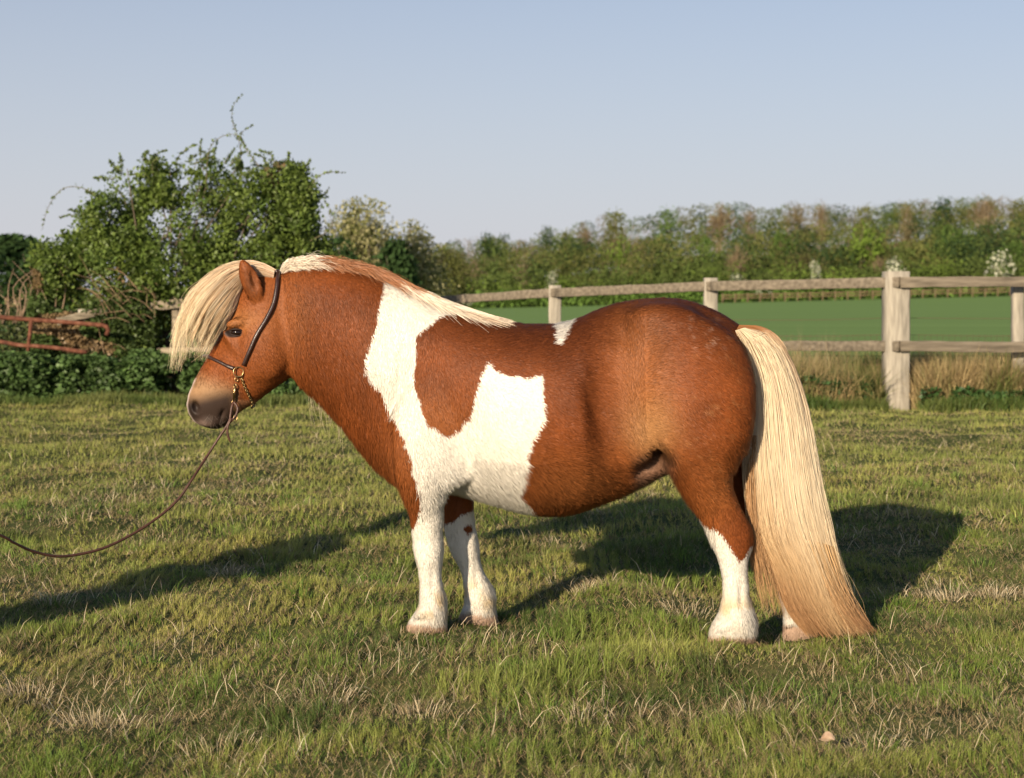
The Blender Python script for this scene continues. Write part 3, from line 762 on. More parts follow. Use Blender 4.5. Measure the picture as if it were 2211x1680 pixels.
V, Q_, C_ = sheet_hair([(1700, 1150), (1735, 1230), (1775, 1300), (1830, 1372)], [(1800, 1180), (1822, 1250), (1855, 1318), (1892, 1362)], 1400, 12, lambda t: 0.05+0*t, lambda t, a: 4.98+0*t, 0.0007, lambda tt, aa, q, n: strandcol(np.array((0.60, 0.40, 0.2))*(1-tt[..., None])+np.array((0.36, 0.19, 0.09))*tt[..., None], n, 0, 0.2), clump=60, wig=5, lenf=lambda a, n: rng.uniform(0.6, 1.05, n))
b.add(V, Q_, col=C_)
V, Q_, C_ = sheet_hair([(1590, 712), (1606, 722), (1616, 745), (1624, 775)], [(1596, 702), (1645, 706), (1684, 732), (1712, 785)], 2600, 10, lambda t: 0.04+0*t, lambda t, a: 4.99+0*t, 0.0007, lambda tt, aa, q, n: strandcol(np.array((0.34, 0.15, 0.055))*(1-sstep(0.2, 0.9, tt)[..., None])+np.array((0.72, 0.55, 0.36))*sstep(0.2, 0.9, tt)[..., None], n, 0, 0.2), clump=300, wig=2, lenf=lambda a, n: rng.uniform(0.5, 1.0, n))
b.add(V, Q_, col=C_)
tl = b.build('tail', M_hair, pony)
# dock inside the tail
b = MB(); b.tube(cr([P(1585, 735, 5.0), P(1615, 738, 4.99), P(1640, 762, 4.985), P(1655, 805, 4.985), P(1660, 860, 4.985), P(1664, 930, 4.985)], 14), np.interp(np.arange(14), [0, 3, 13], [0.034, 0.026, 0.006]), 12, col=(0.30, 0.13, 0.05))
b.build('dock', M_coat, pony)

# forelock
FO = [(598, 584), (566, 567), (528, 564), (488, 573), (450, 598), (420, 628), (402, 658), (390, 688), (381, 718), (378, 744)]
FI = [(590, 606), (566, 606), (545, 606), (528, 622), (518, 645), (505, 672), (488, 698), (472, 722), (461, 742), (452, 762)]
def fore_col(tt, aa, q, n):
    c0 = np.array((0.70, 0.53, 0.38)); c1 = np.array((0.72, 0.60, 0.40)); s = np.clip(tt, 0, 1)[..., None]
    c = c0*(1-s)+c1*s; wv = noise(aa*14, tt*1.5, seed=5)[..., None]; c = c*(0.86+0.32*wv)
    c = c*(1-0.45*sstep(0.55, 0.7, noise(aa*30, aa*0, seed=15))[..., None]*np.array((0.2, 0.4, 0.6)))
    return strandcol(c, n, 0, 0.13)
hy = float(Yc(-0.9))
b = MB()
V, Q_, C_ = sheet_hair(FO, FI, 5600, 14, lambda t: 0.022+0.030*sstep(0.15, 0.6, t), lambda t, a: hy-0.004-0.046*sstep(0.2, 0.6, t)+0*a, 0.0007, fore_col, clump=24, wig=2.4,
                       lenf=lambda a, n: 0.70+0.24*_hash(np.round(a*24), a*0, a*0, 3)-0.25*rng.random(n)**1.5+0.02)
b.add(V, Q_, col=C_)
V, Q_, C_ = sheet_hair([(p[0]-5, p[1]-2) for p in FO], FI, 1300, 14, lambda t: 0.05+0*t, lambda t, a: hy-0.004-0.04*sstep(0.2, 0.6, t)+0*a, 0.0005, fore_col, clump=400, wig=7, lenf=lambda a, n: rng.uniform(0.6, 1.1, n)+0.10*(a < 0.35))
b.add(V, Q_, col=C_)
b.build('forelock', M_hair, pony)

# mane: roots along the crest, swept back and over
crest = cr([(600, 598), (625, 588), (680, 582), (740, 586), (800, 597), (850, 616), (905, 642), (960, 664), (1010, 679)], 60)
def mane(n, k, near, lenr, rise, width, w2):
    s = rng.random(n); ci = s*59; i0 = np.clip(ci.astype(int), 0, 58); f = (ci-i0)[:, None]
    c0 = crest[i0]*(1-f)+crest[i0+1]*f; tg = crest[np.minimum(i0+1, 59)]-crest[np.maximum(i0-1, 0)]; tg /= np.linalg.norm(tg, axis=1)[:, None]
    u = c0[:, 0]
    L = lenr(u)*(0.6+0.7*rng.random(n)); up = rise(u)*(0.4+0.9*rng.random(n))
    a = np.linspace(0, 1, k)[None, :]
    lat = near*(rng.normal(0, 0.35, n)+np.where(rng.random(n) < 0.3, 0.5, -0.35))*np.interp(u, [600, 800, 880], [0.35, 0.45, 1.0])
    t2 = a*L[:, None]
    # follow the crest ahead of the root so long strands lie along neck and back
    qx = c0[:, :1]+t2*tg[:, :1]
    line = np.interp(qx, [600, 625, 680, 740, 800, 850, 905, 960, 1015, 1070, 1120, 1170, 1205], [598, 588, 582, 586, 596, 616, 642, 664, 681, 693, 699, 702, 699])
    qy = line+3-up[:, None]*np.sin(np.clip(a*2.4, 0, 3.1))*1.0+rng.normal(0, 1.2, (n, 1))*a
    y0 = Yc((qx-U0)/FOC*5.12)
    la = lat[:, None]*np.sin(np.clip(a*1.9, 0, 1.6))
    Yy = y0-la*0.075
    qy = qy+np.interp(u, [890, 960], [1, 0.3])[:, None]*np.abs(la)*34*a**1.2*np.where(la > 0, 1.0, 1.6)
    qx = qx+rng.normal(0, 2.2, (n, 1))*a
    X = (qx-U0)/FOC*Yy; Z = CAM_H-(qy-HZ)/FOC*Yy
    cur = np.stack([X, Yy, Z], -1)
    w = width*(0.7+0.6*rng.random((n, 1)))*(1-0.8*a**3)
    wn_ = sstep(0.3, 0.6, noise(s*40, s*0, seed=31))
    white = np.clip(sstep(676, 640, u)+sstep(815, 845, u), 0, 1)
    base = np.where(white[:, None] > rng.random((n, 1))*0.8+0.1, np.array((0.80, 0.70, 0.57)), np.array((0.25, 0.082, 0.027)))
    tipc = np.where(white[:, None] > 0.5, base, np.array((0.42, 0.20, 0.095)))
    gold = (sstep(925, 975, u)*(lat > -0.25))[:, None]
    base = base*(1-gold*0.75)+np.array((0.45, 0.22, 0.07))*gold*0.75; tipc = tipc*(1-gold*0.2)+np.array((0.70, 0.5, 0.28))*gold*0.2
    A = a[..., None]; c = base[:, None]*(1-A)+tipc[:, None]*A
    return ribbons(cur, w+0*a, strandcol(c, n, k, 0.12))
b = MB()
lenr = lambda u: np.interp(u, [600, 660, 740, 830, 900, 960, 1010], [46, 70, 85, 125, 150, 120, 95])
rise = lambda u: np.interp(u, [600, 640, 720, 800, 850, 930, 1010], [27, 28, 23, 21, 17, 14, 6])
V, Q_, C_ = mane(11000, 9, 1.0, lenr, rise, 0.0008, 0); b.add(V, Q_, col=C_)
V, Q_, C_ = mane(500, 9, 1.6, lambda u: lenr(u)*0.8, lambda u: rise(u)*1.3, 0.00045, 0); b.add(V, Q_, col=C_)
b.build('mane', M_hair, pony)

# whiskers and chin hairs
b = MB()
for i in range(30):
    u = rng.uniform(446, 496); v = rng.uniform(893, 920); p = hit(u, v)
    if p is None: continue
    d = np.array((rng.normal(0.1, 0.5), -rng.uniform(0.1, 0.7), -1.0)); d /= np.linalg.norm(d); L = rng.uniform(0.015, 0.045)
    b.tube([p, p+d*L*0.5, p+d*L+np.array((rng.normal()*0.004, 0, 0))], [0.0002, 0.0002, 0.0001], 3, col=(0.3, 0.24, 0.19))
b.build('whisker', M_hair, pony)
b = MB()
for i in range(26):
    s = rng.random(); u = 665+75*s; v = 845+75*s; p = np.array(onside(u, v, rng.normal(0, 0.02)))
    L = rng.uniform(0.03, 0.13); pts = [p, p+np.array((0.004, 0, -L*0.5)), p+np.array((0.012+rng.normal()*0.006, 0, -L))]
    b.tube(cr(pts, 6), [0.0004, 0.0004, 0.0003, 0.0003, 0.0002, 0.0001], 3, col=(0.62, 0.52, 0.36))
b.build('throat_hair', M_hair, pony)

# ------------------------------------------------------------------ in-hand bridle
head_o = P(560, 780, 5.0)
br = empty('bridle', head_o, 'dark brown rolled leather in-hand bridle with brass rings, worn on the pony\'s head', 'bridle')
cheek_uv = [(601, 592), (600, 606), (597, 630), (590, 659), (575, 691), (556, 723), (541, 757), (528, 788)]
cp = [hit(u, v, 0.006) for u, v in cheek_uv]; cp = [p for p in cp if p is not None]
topm = np.array(onside(600, 588, 0.0))
full = [mirror(p) for p in cp[::-1]]+[topm+np.array((0, 0.02, 0.0)), topm, topm-np.array((0, 0.02, 0.0))]+cp
b = MB(); pts = cr(full, 90); b.tube(pts, np.interp(np.arange(90), [0, 40, 45, 50, 89], [0.0068, 0.0075, 0.008, 0.0075, 0.0068]), 10); b.build('cheekpiece', M_leather, br)
nb_uv = [(449, 771), (462, 776), (478, 783), (494, 791), (507, 796)]
npts = [hit(u, v, 0.005) for u, v in nb_uv]; npts = [p for p in npts if p is not None]
front = np.array(onside(444, 769, 0.0))-np.array((0.004, 0, 0))
b = MB(); nf_ = [mirror(p) for p in npts[::-1]]+[front]+npts; pts = cr(nf_, 60); b.tube(pts, np.interp(np.arange(60), [0, 8, 30, 52, 59], [0.0075, 0.0055, 0.0055, 0.0055, 0.0075]), 10); b.build('noseband', M_leather, br)
ring_c = hit(517, 802, 0.009)
b = MB(); b.torus(ring_c, 0.0155, 0.0019, (0.15, -1, 0.1), 28, 8); b.build('ring', M_brass, br)
rc2 = mirror(ring_c); b = MB(); b.torus(rc2, 0.0155, 0.0019, (0.15, 1, 0.1), 28, 8); b.build('ring', M_brass, br)
# curb chain under the jaw
cpts = [hit(u, v, 0.004) for u, v in ((521, 812), (528, 832), (536, 850), (543, 866), (549, 876))]; cpts = [p for p in cpts if p is not None]
bot = np.array(onside(546, 876, 0.0)); chain = cr(cpts+[bot-np.array((0, 0.02, 0.004)), bot+np.array((0, 0.02, -0.004))]+[mirror(p) for p in cpts[::-1]], 200)
dl = np.r_[0, np.cumsum(np.linalg.norm(np.diff(chain, axis=0), axis=1))]; nl = int(dl[-1]/0.0068); b = MB()
for i in range(nl):
    s = dl[-1]*(i+0.5)/nl; p = np.array([np.interp(s, dl, chain[:, k]) for k in range(3)]); p2 = np.array([np.interp(s+0.001, dl, chain[:, k]) for k in range(3)])
    d = p2-p; d /= np.linalg.norm(d)+1e-9
    nv = np.cross(d, (0.3, 0.8, 0.5)) if i % 2 else np.cross(d, (0.8, -0.5, 0.3)); b.torus(p, 0.0052, 0.0015, nv, 12, 6, sx=0.7, up=d)
b.build('curb_chain', M_brass, br)

# ------------------------------------------------------------------ lead rein
lead = empty('lead_rein', P(500, 905, 5.02), 'thin brown leather lead rein clipped to the bridle, sagging out of the left edge', 'lead rein')
def hh(u, v, l): 
    p = hit(u, v, l); return p if p is not None else np.array(P(u, v, ring_c[1]))
b = MB()
c1 = hh(512, 818, 0.008); c2 = hh(509, 832, 0.008); c3 = hh(507, 848, 0.009); c4 = hh(505, 862, 0.010)
b.torus(c1, 0.0068, 0.0016, (0.3, -1, 0), 16, 6, sx=0.7); b.torus(c2, 0.0068, 0.0016, (-0.6, -1, 0), 16, 6, sx=0.8)
b.tube([c2+np.array((0, 0, -0.006)), c3, c4], [0.004, 0.0048, 0.0022], 10); b.tube([c3+np.array((0, -0.001, 0.006)), c3+np.array((0, -0.001, 0.002))], [0.0066, 0.0066], 10)
b.torus(c4+np.array((0, 0, -0.006)), 0.0068, 0.0014, (0.2, -1, 0), 16, 6, sx=0.8); b.build('clip', M_brass, lead)
Yl = ring_c[1]
lp = [np.array(P(504, 868, Yl-0.006)), np.array(P(499, 885, Yl-0.010)), np.array(P(497, 905, Yl-0.013)), np.array(P(487, 924, Yl-0.015)), np.array(P(472, 946, Yl-0.02)), np.array(P(447, 985, Yl-0.04))]
HAND = np.array((-2.50, 3.42, 1.0))
mid = [P(418, 1030, 5.02), P(385, 1078, 4.98), P(340, 1118, 4.93), P(285, 1154, 4.87), P(225, 1183, 4.80), P(165, 1198, 4.74), P(120, 1201, 4.69), P(70, 1190, 4.64), P(30, 1172, 4.58), P(-20, 1148, 4.52)]
endp = [np.array((-1.72, 4.25, 0.56)), np.array((-2.08, 3.9, 0.75)), HAND, HAND+np.array((-0.03, -0.01, -0.09)), HAND+np.array((-0.03, -0.03, -0.30))]
allp = cr(lp+[np.array(p) for p in mid]+endp, 160)
b = MB(); b.tube(allp, 0.0042, 8); b.build('strap', M_rope, lead)
b = MB(); b.tube(cr([P(505, 868, Yl-0.008), P(513, 880, Yl-0.010), P(511, 893, Yl-0.012), P(505, 903, Yl-0.016), P(496, 912, Yl-0.018)], 14), 0.0042, 8); b.build('billet', M_rope, lead)
b = MB(); b.tube(cr([P(500, 903, Yl-0.02), P(493, 918, Yl-0.022), P(491, 934, Yl-0.022), P(495, 949, Yl-0.02), P(498, 955, Yl-0.02)], 12), [0.004]*10+[0.003, 0.0015], 8); b.build('strap_end', M_rope, lead)
b = MB(); b.torus(np.array(P(508, 903, Yl-0.015)), 0.0125, 0.0016, (0.5, -1, 0.1), 20, 6, sx=0.5, up=(0.25, 0, 1)); b.tube([P(505, 896, Yl-0.016), P(511, 910, Yl-0.014)], 0.0012, 6); b.build('buckle', M_brass, lead)

# ------------------------------------------------------------------ handler, standing outside the left edge; throws the long shadow
def cones_mesh(cs, h=0.007, k=0.012):
    pts = np.array([c[0] for c in cs]+[c[1] for c in cs], float); R = max(max(c[2], c[3]) for c in cs)+0.03
    lo, hi = pts.min(0)-R, pts.max(0)+R
    ax = [np.arange(lo[i], hi[i], h) for i in range(3)]; G = np.full([len(a) for a in ax], 0.3, np.float32)
    for a, b_, ra, rb in cs:
        a = np.array(a, float); b_ = np.array(b_, float); m = max(ra, rb)+0.03
        l2, h2 = np.minimum(a, b_)-m, np.maximum(a, b_)+m
        sl = [slice(max(int((l2[i]-lo[i])/h), 0), min(int((h2[i]-lo[i])/h)+1, len(ax[i]))) for i in range(3)]
        X = ax[0][sl[0]][:, None, None]; Y = ax[1][sl[1]][None, :, None]; Z = ax[2][sl[2]][None, None, :]
        d = b_-a; L = d@d+1e-12; t = np.clip(((X-a[0])*d[0]+(Y-a[1])*d[1]+(Z-a[2])*d[2])/L, 0, 1)
        f = np.sqrt((X-a[0]-t*d[0])**2+(Y-a[1]-t*d[1])**2+(Z-a[2]-t*d[2])**2)-(ra+(rb-ra)*t)
        G[sl[0], sl[1], sl[2]] = smin(G[sl[0], sl[1], sl[2]], f.astype(np.float32), k)
    V, Q = surface_nets(-G, 0.0, lo, h); return relax(V, Q, 4), Q
HB = np.array((-2.82, 3.11, 0.0)); HB[2] = float(gz(HB[0], HB[1])); Hf = np.array((0.95, 0.31, 0)); Hr = np.array((0.31, -0.95, 0)); Hu = np.array((0, 0, 1.0))
def hp(r, f, z): return HB+Hr*r+Hf*f+Hu*z
def limbs(e=0.0, legs=True, torso=True, arms=True, head=True, hands=True):
    c = []
    for s in (-1, 1):
        if legs: c += [(hp(s*.10, 0, .90), hp(s*.11, .02, .50), .085+e, .06+e), (hp(s*.11, .02, .50), hp(s*.12, -.01, .10), .058+e, .042+e)]
    if torso: c += [(hp(-.08, 0, .95), hp(.08, 0, .95), .115+e, .115+e), (hp(-.05, 0, 1.0), hp(-.08, .0, 1.25), .10+e, .115+e), (hp(.05, 0, 1.0), hp(.08, .0, 1.25), .10+e, .115+e), (hp(-.13, 0, 1.34), hp(.13, 0, 1.34), .075+e, .075+e)]
    if arms:
        el = (HB+Hr*.10+Hf*.19+Hu*1.12); wr = HAND-Hf*.07+Hu*.02
        c += [(hp(.15, 0, 1.35), el, .050+e, .042+e), (el, wr, .042+e, .028+e), (hp(-.15, 0, 1.35), hp(-.19, -.02, 1.08), .050+e, .042+e), (hp(-.19, -.02, 1.08), hp(-.19, .06, .84), .042+e, .028+e)]
    if head: c += [(hp(0, 0, 1.38), hp(0, .01, 1.48), .055, .052), (hp(0, .015, 1.58), hp(0, .01, 1.60), .085, .088), (hp(0, .055, 1.53), hp(0, .05, 1.56), .05, .06), (hp(0, .10, 1.565), hp(0, .09, 1.59), .014, .010),
                     (hp(-.085, 0, 1.56), hp(-.085, 0, 1.59), .012, .015), (hp(.085, 0, 1.56), hp(.085, 0, 1.59), .012, .015)]
    if hands:
        for hc, fw in ((HAND, Hf), (hp(-.19, .07, .77), np.array((0, 0, -1.0)))):
            up_ = Hu if fw is Hf else Hf
            c += [(hc-fw*.05, hc+fw*.01, .026, .030)]
            for q, L in zip((-.028, -.010, .009, .027), (.030, .034, .032, .026)):
                a = hc+fw*.025+up_*q; m = a+fw*L*.6-Hr*.012; c += [(a, m, .0095, .0088), (m, m-Hr*.024-fw*.012, .0088, .008)]
            a = hc-fw*.02+up_*.03; c += [(a, a+fw*.03+up_*.006-Hr*.02, .011, .009)]
    return c
M_skin = mat('skin', (0.46, 0.26, 0.18), rough=0.5); M_navy = mat('navy_cloth', (0.03, 0.04, 0.08), rough=0.9, noise_amt=0.2, bump=0.2); M_beige = mat('beige_cloth', (0.33, 0.27, 0.18), rough=0.9, noise_amt=0.15, bump=0.2)
V, Q_ = cones_mesh(limbs()); person = add_obj('person', raw_mesh('person', V-HB, [Q_]), M_skin, loc=tuple(HB))
tag(person, 'person in navy jacket and beige breeches holding the lead rein, outside the left edge', 'person')
el = (HB+Hr*.26+Hf*.10+Hu*1.08)
V, Q_ = cones_mesh([c for c in limbs(.016, legs=False, head=False, hands=False)]+[(hp(0, 0, 1.36), hp(0, .0, 1.42), .075, .068)], 0.009); part('jacket', V, [Q_], M_navy, person)
V, Q_ = cones_mesh(limbs(.010, torso=False, arms=False, head=False, hands=False)+[(hp(-.07, 0, .93), hp(.07, 0, .93), .12, .12)], 0.009); part('breeches', V, [Q_], M_beige, person)
for s in (-1, 1):
    V, Q_ = cones_mesh([(hp(s*.115, .0, .42), hp(s*.12, -.01, .09), .068, .052), (hp(s*.12, -.03, .05), hp(s*.125, .14, .035), .048, .036)], 0.008); part('boot', V, [Q_], M_leather, person)
V, Q_ = cones_mesh([(hp(0, -.01, 1.62), hp(0, -.012, 1.625), .092, .096), (hp(0, -.06, 1.58), hp(0, -.08, 1.48), .06, .035), (hp(0, -.08, 1.48), hp(0, -.07, 1.36), .035, .02)], 0.008); part('hair', V, [Q_], mat('brown_hair', (0.06, 0.03, 0.015), rough=0.6), person)
for s in (-1, 1):
    b = MB(); V, Q_ = ball(hp(s*.032, .088, 1.60), (.013, .013, .009)); b.add(V, Q_); b.build('eye', M_eye, person)
b = MB(); V, Q_ = ball(hp(0, .095, 1.535), (.022, .012, .006)); b.add(V, Q_); b.build('mouth', mat('lips', (0.35, 0.12, 0.10), rough=0.5), person)

# ------------------------------------------------------------------ post and rail fence
WD = np.array((0.33, 0.275, 0.20)); WD2 = np.array((0.195, 0.163, 0.122)); WD3 = np.array((0.39, 0.35, 0.285))
fence = empty('post_and_rail_fence', P(1934, 883, 15.2), 'weathered grey-brown wooden post and rail fence with two rails, in front of the green field', 'fence')
POSTS = [(3060, 592, 15.3, 0.135, 0), (2760, 600, 15.3, 0.135, 0), (2480, 600, 15.3, 0.135, 0), (2197, 606, 15.32, 0.10, 3), (1934, 586, 15.22, 0.222, -14), (1534, 600, 16.75, 0.135, -8), (1198, 616, 18.5, 0.14, -8), (905, 640, 20.3, 0.13, -8)]
tops = {}
for u, vt, Y, w, _ in POSTS:
    x, y, zt = P(u, vt, Y); g = float(gz(x, y))-0.3
    b = MB(); b.beam((x, y, g), (x, y, zt), w, w*0.95, jit=0.012, segs=14, col=WD3*0.85)
    po = b.build('post', M_post, fence); tops[u] = (x, y)
    if w > 0.2:
        b = MB(); px, py, pz = P(1918, 818, 15.10); V, Q_ = ball((px, py-0.0, pz), (0.022, 0.01, 0.022)); b.add(V, Q_, col=(0.01, 0.012, 0.016)); b.build('hole_spot', M_leather, po)  # dark ball standing in for the shaded hole in the thick post
def railpt(u, v, Y): return np.array(P(u, v, Y))
YR = lambda Y, w: Y-w/2-0.026
R1 = [(3080, 606, 15.2), (2480, 606, 15.2), (1943, 609.5, YR(15.22, 0.222)), (1536, 618, YR(16.75, 0.135)), (1200, 632, YR(18.5, 0.14)), (905, 651, YR(20.3, 0.13))]
R2 = [(3080, 752, 15.2), (2480, 752, 15.2), (1943, 747.5, YR(15.22, 0.222)), (1536, 746, YR(16.75, 0.135)), (1200, 744, YR(18.5, 0.14)), (905, 741, YR(20.3, 0.13))]
for RR, tint in ((R1, 1.0), (R2, 0.85)):
    for a, c in zip(RR[:-1], RR[1:]):
        pa, pc = railpt(*a), railpt(*c); d = (pc-pa)/np.linalg.norm(pc-pa)
        b = MB(); b.beam(pa+d*0.004, pc-d*0.004, 0.045, 0.098, jit=0.03, segs=16, col=WD2*0.95*tint); b.build('rail', M_wood, fence)
wires = MB()
for vs, sag in (((684, 686, 690, 694), 3), ((722, 722, 722, 722), 4), ((765, 768, 766, 764), 1), ((790, 786, 784, 780), 3)):
    nodes = [(2480, 15.38), (1934, 15.38), (1534, 16.86), (1198, 18.6)]
    for (ua, ya), (ub, yb), va, vb in zip(nodes[:-1], nodes[1:], vs[:-1], vs[1:]):
        t = np.linspace(0, 1, 12); pts = [P(ua+(ub-ua)*q, va+(vb-va)*q+sag*4*q*(1-q), ya+(yb-ya)*q) for q in t]
        wires.tube(pts, 0.0022, 5)
for i in range(60):
    t = i/60; ua = 2400-i*13; Y = 15.39 if ua > 1934 else 15.39+(1934-ua)/400*1.5
    if ua < 1210: break
    wires.tube([P(ua, 722, Y), P(ua+rng.normal()*2, 765, Y), P(ua+rng.normal()*2, 820, Y)], 0.0014, 4)
wires.build('wire', M_wire, fence)

# far fence across the field
ff = empty('paddock_fence', P(1700, 650, 246), 'low thin wooden rail fence far off along the foot of the wood', 'fence')
Yf = 246.0
def ffz(u): x = (u-U0)/FOC*Yf; return float(gz(x, Yf))
fl_ = MB()
us = np.arange(1560, 2300, 27.0)
for k_, (h0, hs) in enumerate(((1.15, 0.16), (0.7, 0.14))):
    pts = [((u-U0)/FOC*Yf, Yf-0.1, ffz(u)+h0+0.05) for u in us]
    for a, c in zip(pts[:-1], pts[1:]): 
        fl_.beam(a, c, 0.06, hs, jit=0.05, segs=1, col=(0.17, 0.115, 0.07))
fl_.build('rail', M_wood, ff)
for u in us:
    b = MB(); x = (u-U0)/FOC*Yf; g = ffz(u); b.beam((x, Yf, g), (x, Yf, g+1.35+0.15*rng.random()), 0.16, 0.16, jit=0.03, segs=2, col=(0.2, 0.14, 0.09)); b.build('post', M_wood, ff)

# old fence in the hedge at the left, broken
of = empty('broken_fence', P(250, 760, 16.9), 'old broken wooden rail fence half buried in brambles behind the rusty gate', 'fence')
def bm_(name, a, c, w, h, col=WD3, jit=0.05):
    b = MB(); b.beam(P(*a), P(*c), w, h, jit=jit, segs=8, col=col); b.build(name, M_wood, of)
YO = 16.75
bm_('rail', (122, 694, YO-0.2), (242, 668, YO-0.05), 0.04, 0.075, WD*0.75, 0.09)
bm_('rail', (285, 664, YO), (420, 653, YO), 0.04, 0.09, WD*0.8)
bm_('rail', (340, 760, YO), (640, 754, YO), 0.04, 0.085, WD*0.8)
bm_('post', (180, 860, YO+0.1), (186, 668, YO+0.1), 0.13, 0.12, WD3, 0.06)
bm_('post', (384, 860, YO+0.1), (386, 640, YO+0.1), 0.12, 0.12, WD*0.75, 0.06)
bm_('post', (640, 860, YO+0.1), (640, 640, YO+0.1), 0.14, 0.13, WD3, 0.06)

# rusty gate
gt = empty('tubular_gate', P(60, 860, 16.35), 'rusty red-brown tubular steel gate leaning in the undergrowth', 'gate')
YG = 16.3
b = MB(); b.tube(cr([P(-160, 672, YG), P(0, 685, YG), P(120, 694, YG), P(205, 701, YG), (P(225, 703, YG)), P(234, 710, YG), P(230, 724, YG)], 40), 0.023, 12); b.build('top_tube', M_rust, gt)
b = MB(); b.tube(cr([P(-160, 718, YG), P(0, 738, YG), P(40, 745, YG), P(110, 750, YG), P(188, 761, YG)], 40), 0.021, 12); b.build('lower_tube', M_rust, gt)
b = MB(); b.tube([P(68, 692, YG), P(64, 725, YG), P(60, 765, YG)], 0.02, 10); b.build('upright', M_rust, gt)
b = MB(); b.tube([P(-100, 680, YG), P(-104, 765, YG)], 0.02, 10); b.build('upright', M_rust, gt)

# ------------------------------------------------------------------ foliage helpers
def cards(C, D, L, W, col, var=0.2, fold=0.15):
    """leaf-shaped cards: centres C, pointing D, length L, width W -> 4 vert kite quads, slightly folded"""
    n = len(C); D = D/(np.linalg.norm(D, axis=1)[:, None]+1e-9)
    r = rng.normal(0, 1, (n, 3)); S = r-D*(r*D).sum(1)[:, None]; S /= np.linalg.norm(S, axis=1)[:, None]+1e-9
    Nn = np.cross(D, S); L = np.broadcast_to(L, (n,))[:, None]; W = np.broadcast_to(W, (n,))[:, None]
    V = np.stack([C-D*L/2, C-S*W/2+Nn*W*fold-D*L*0.05, C+D*L/2, C+S*W/2+Nn*W*fold-D*L*0.05], 1).reshape(-1, 3)
    q = np.arange(n*4).reshape(-1, 4)
    c = np.clip(col*(1+rng.normal(0, var, (n, 1))), 0.004, 0.85); return V, q, np.repeat(c, 4, 0)

def unit(n):
    v = rng.normal(0, 1, (n, 3)); return v/np.linalg.norm(v, axis=1)[:, None]

def clump_cloud(ells, n, shell=0.45):
    """points in a union of ellipsoids, crowded toward their surfaces: list of (c, r)"""
    w = np.array([r[0]*r[2]+r[1]*r[2] for c, r in ells]); k = rng.choice(len(ells), n, p=w/w.sum())
    d = unit(n); rad = (1-shell*rng.random(n)**1.2)
    c = np.array([e[0] for e in ells])[k]; r = np.array([e[1] for e in ells])[k]
    return c+d*r*rad[:, None], d, k

# ------------------------------------------------------------------ big hedge bush on the left
bush = empty('hawthorn_bush', P(370, 862, 17.0), 'large tangled green hawthorn and bramble bush with long arching shoots, left behind the pony\'s head', 'bush')
YB = 17.2
ell = []
for u, v, ru, rv, dep in [(300, 400, 62, 58, .35), (395, 405, 70, 62, .4), (470, 395, 55, 50, .35), (545, 405, 62, 48, .4), (610, 395, 48, 40, .35), (250, 480, 75, 70, .5), (345, 480, 95, 80, .6), (455, 490, 100, 85, .65),
                          (560, 485, 90, 80, .6), (630, 470, 50, 70, .4), (190, 545, 75, 60, .5), (140, 590, 50, 50, .45), (270, 580, 95, 75, .65), (390, 590, 105, 80, .7), (510, 590, 100, 80, .7), (610, 570, 70, 80, .55),
                          (330, 360, 26, 24, .2), (270, 365, 28, 26, .2), (410, 345, 26, 22, .2), (640, 380, 30, 26, .2), (680, 520, 30, 60, .4), (655, 425, 38, 40, .35), (668, 500, 40, 70, .4), (690, 580, 40, 60, .4), (105, 560, 30, 40, .3), (110, 620, 40, 40, .3), (230, 640, 80, 40, .4), (335, 660, 60, 60, .35), (310, 735, 55, 40, .3)]:
    x, y, z = P(u, v, YB); s = FOC/YB; ell.append(((x, y+rng.normal()*0.12, z), (ru/s, dep, rv/s)))
NB = 88000
pts, d, kk = clump_cloud(ell, NB, 0.5)
# break the crown into sprays and gaps
g1 = fbm(pts[:, 0]*3.2, pts[:, 2]*3.2, pts[:, 1]*3.2, seed=51); keep = g1 > 0.395+0.12*sstep(1.2, 2.4, pts[:, 2])
pts, d = pts[keep], d[keep]; pts += rng.normal(0, 0.035, pts.shape)
g2 = noise(pts[:, 0]*5, pts[:, 2]*5, pts[:, 1]*5, seed=52)
colr = np.array((0.070, 0.120, 0.024))[None]*(1-g2[:, None])+np.array((0.175, 0.235, 0.048))[None]*g2[:, None]
dead = noise(pts[:, 0]*2.0, pts[:, 2]*2.4, pts[:, 1]*2, seed=58) > 0.88
colr[dead] = np.array((0.19, 0.13, 0.06))
b = MB(); V, Q_, C_ = cards(pts, d*0.6+unit(len(pts))+np.array((0, 0, 0.2)), rng.uniform(0.030, 0.065, len(pts)), rng.uniform(0.020, 0.042, len(pts)), colr, 0.22); b.add(V, Q_, col=C_)
b.build('crown', M_leaf, bush)
# stems inside
b = MB(); root = np.array(P(380, 862, 17.3))
for i in range(46):
    e = ell[rng.integers(len(ell))]; tgt = np.array(e[0])+unit(1)[0]*np.array(e[1])*0.8
    st = root+np.array((rng.normal()*0.5, rng.normal()*0.15, 0)); m1 = st*0.6+tgt*0.4+unit(1)[0]*0.15+np.array((0, 0, 0.15))
    b.tube(cr([st, m1, tgt], 12), np.linspace(0.022, 0.004, 12), 6, col=(0.13, 0.10, 0.07))
b.build('stem', M_twig, bush)
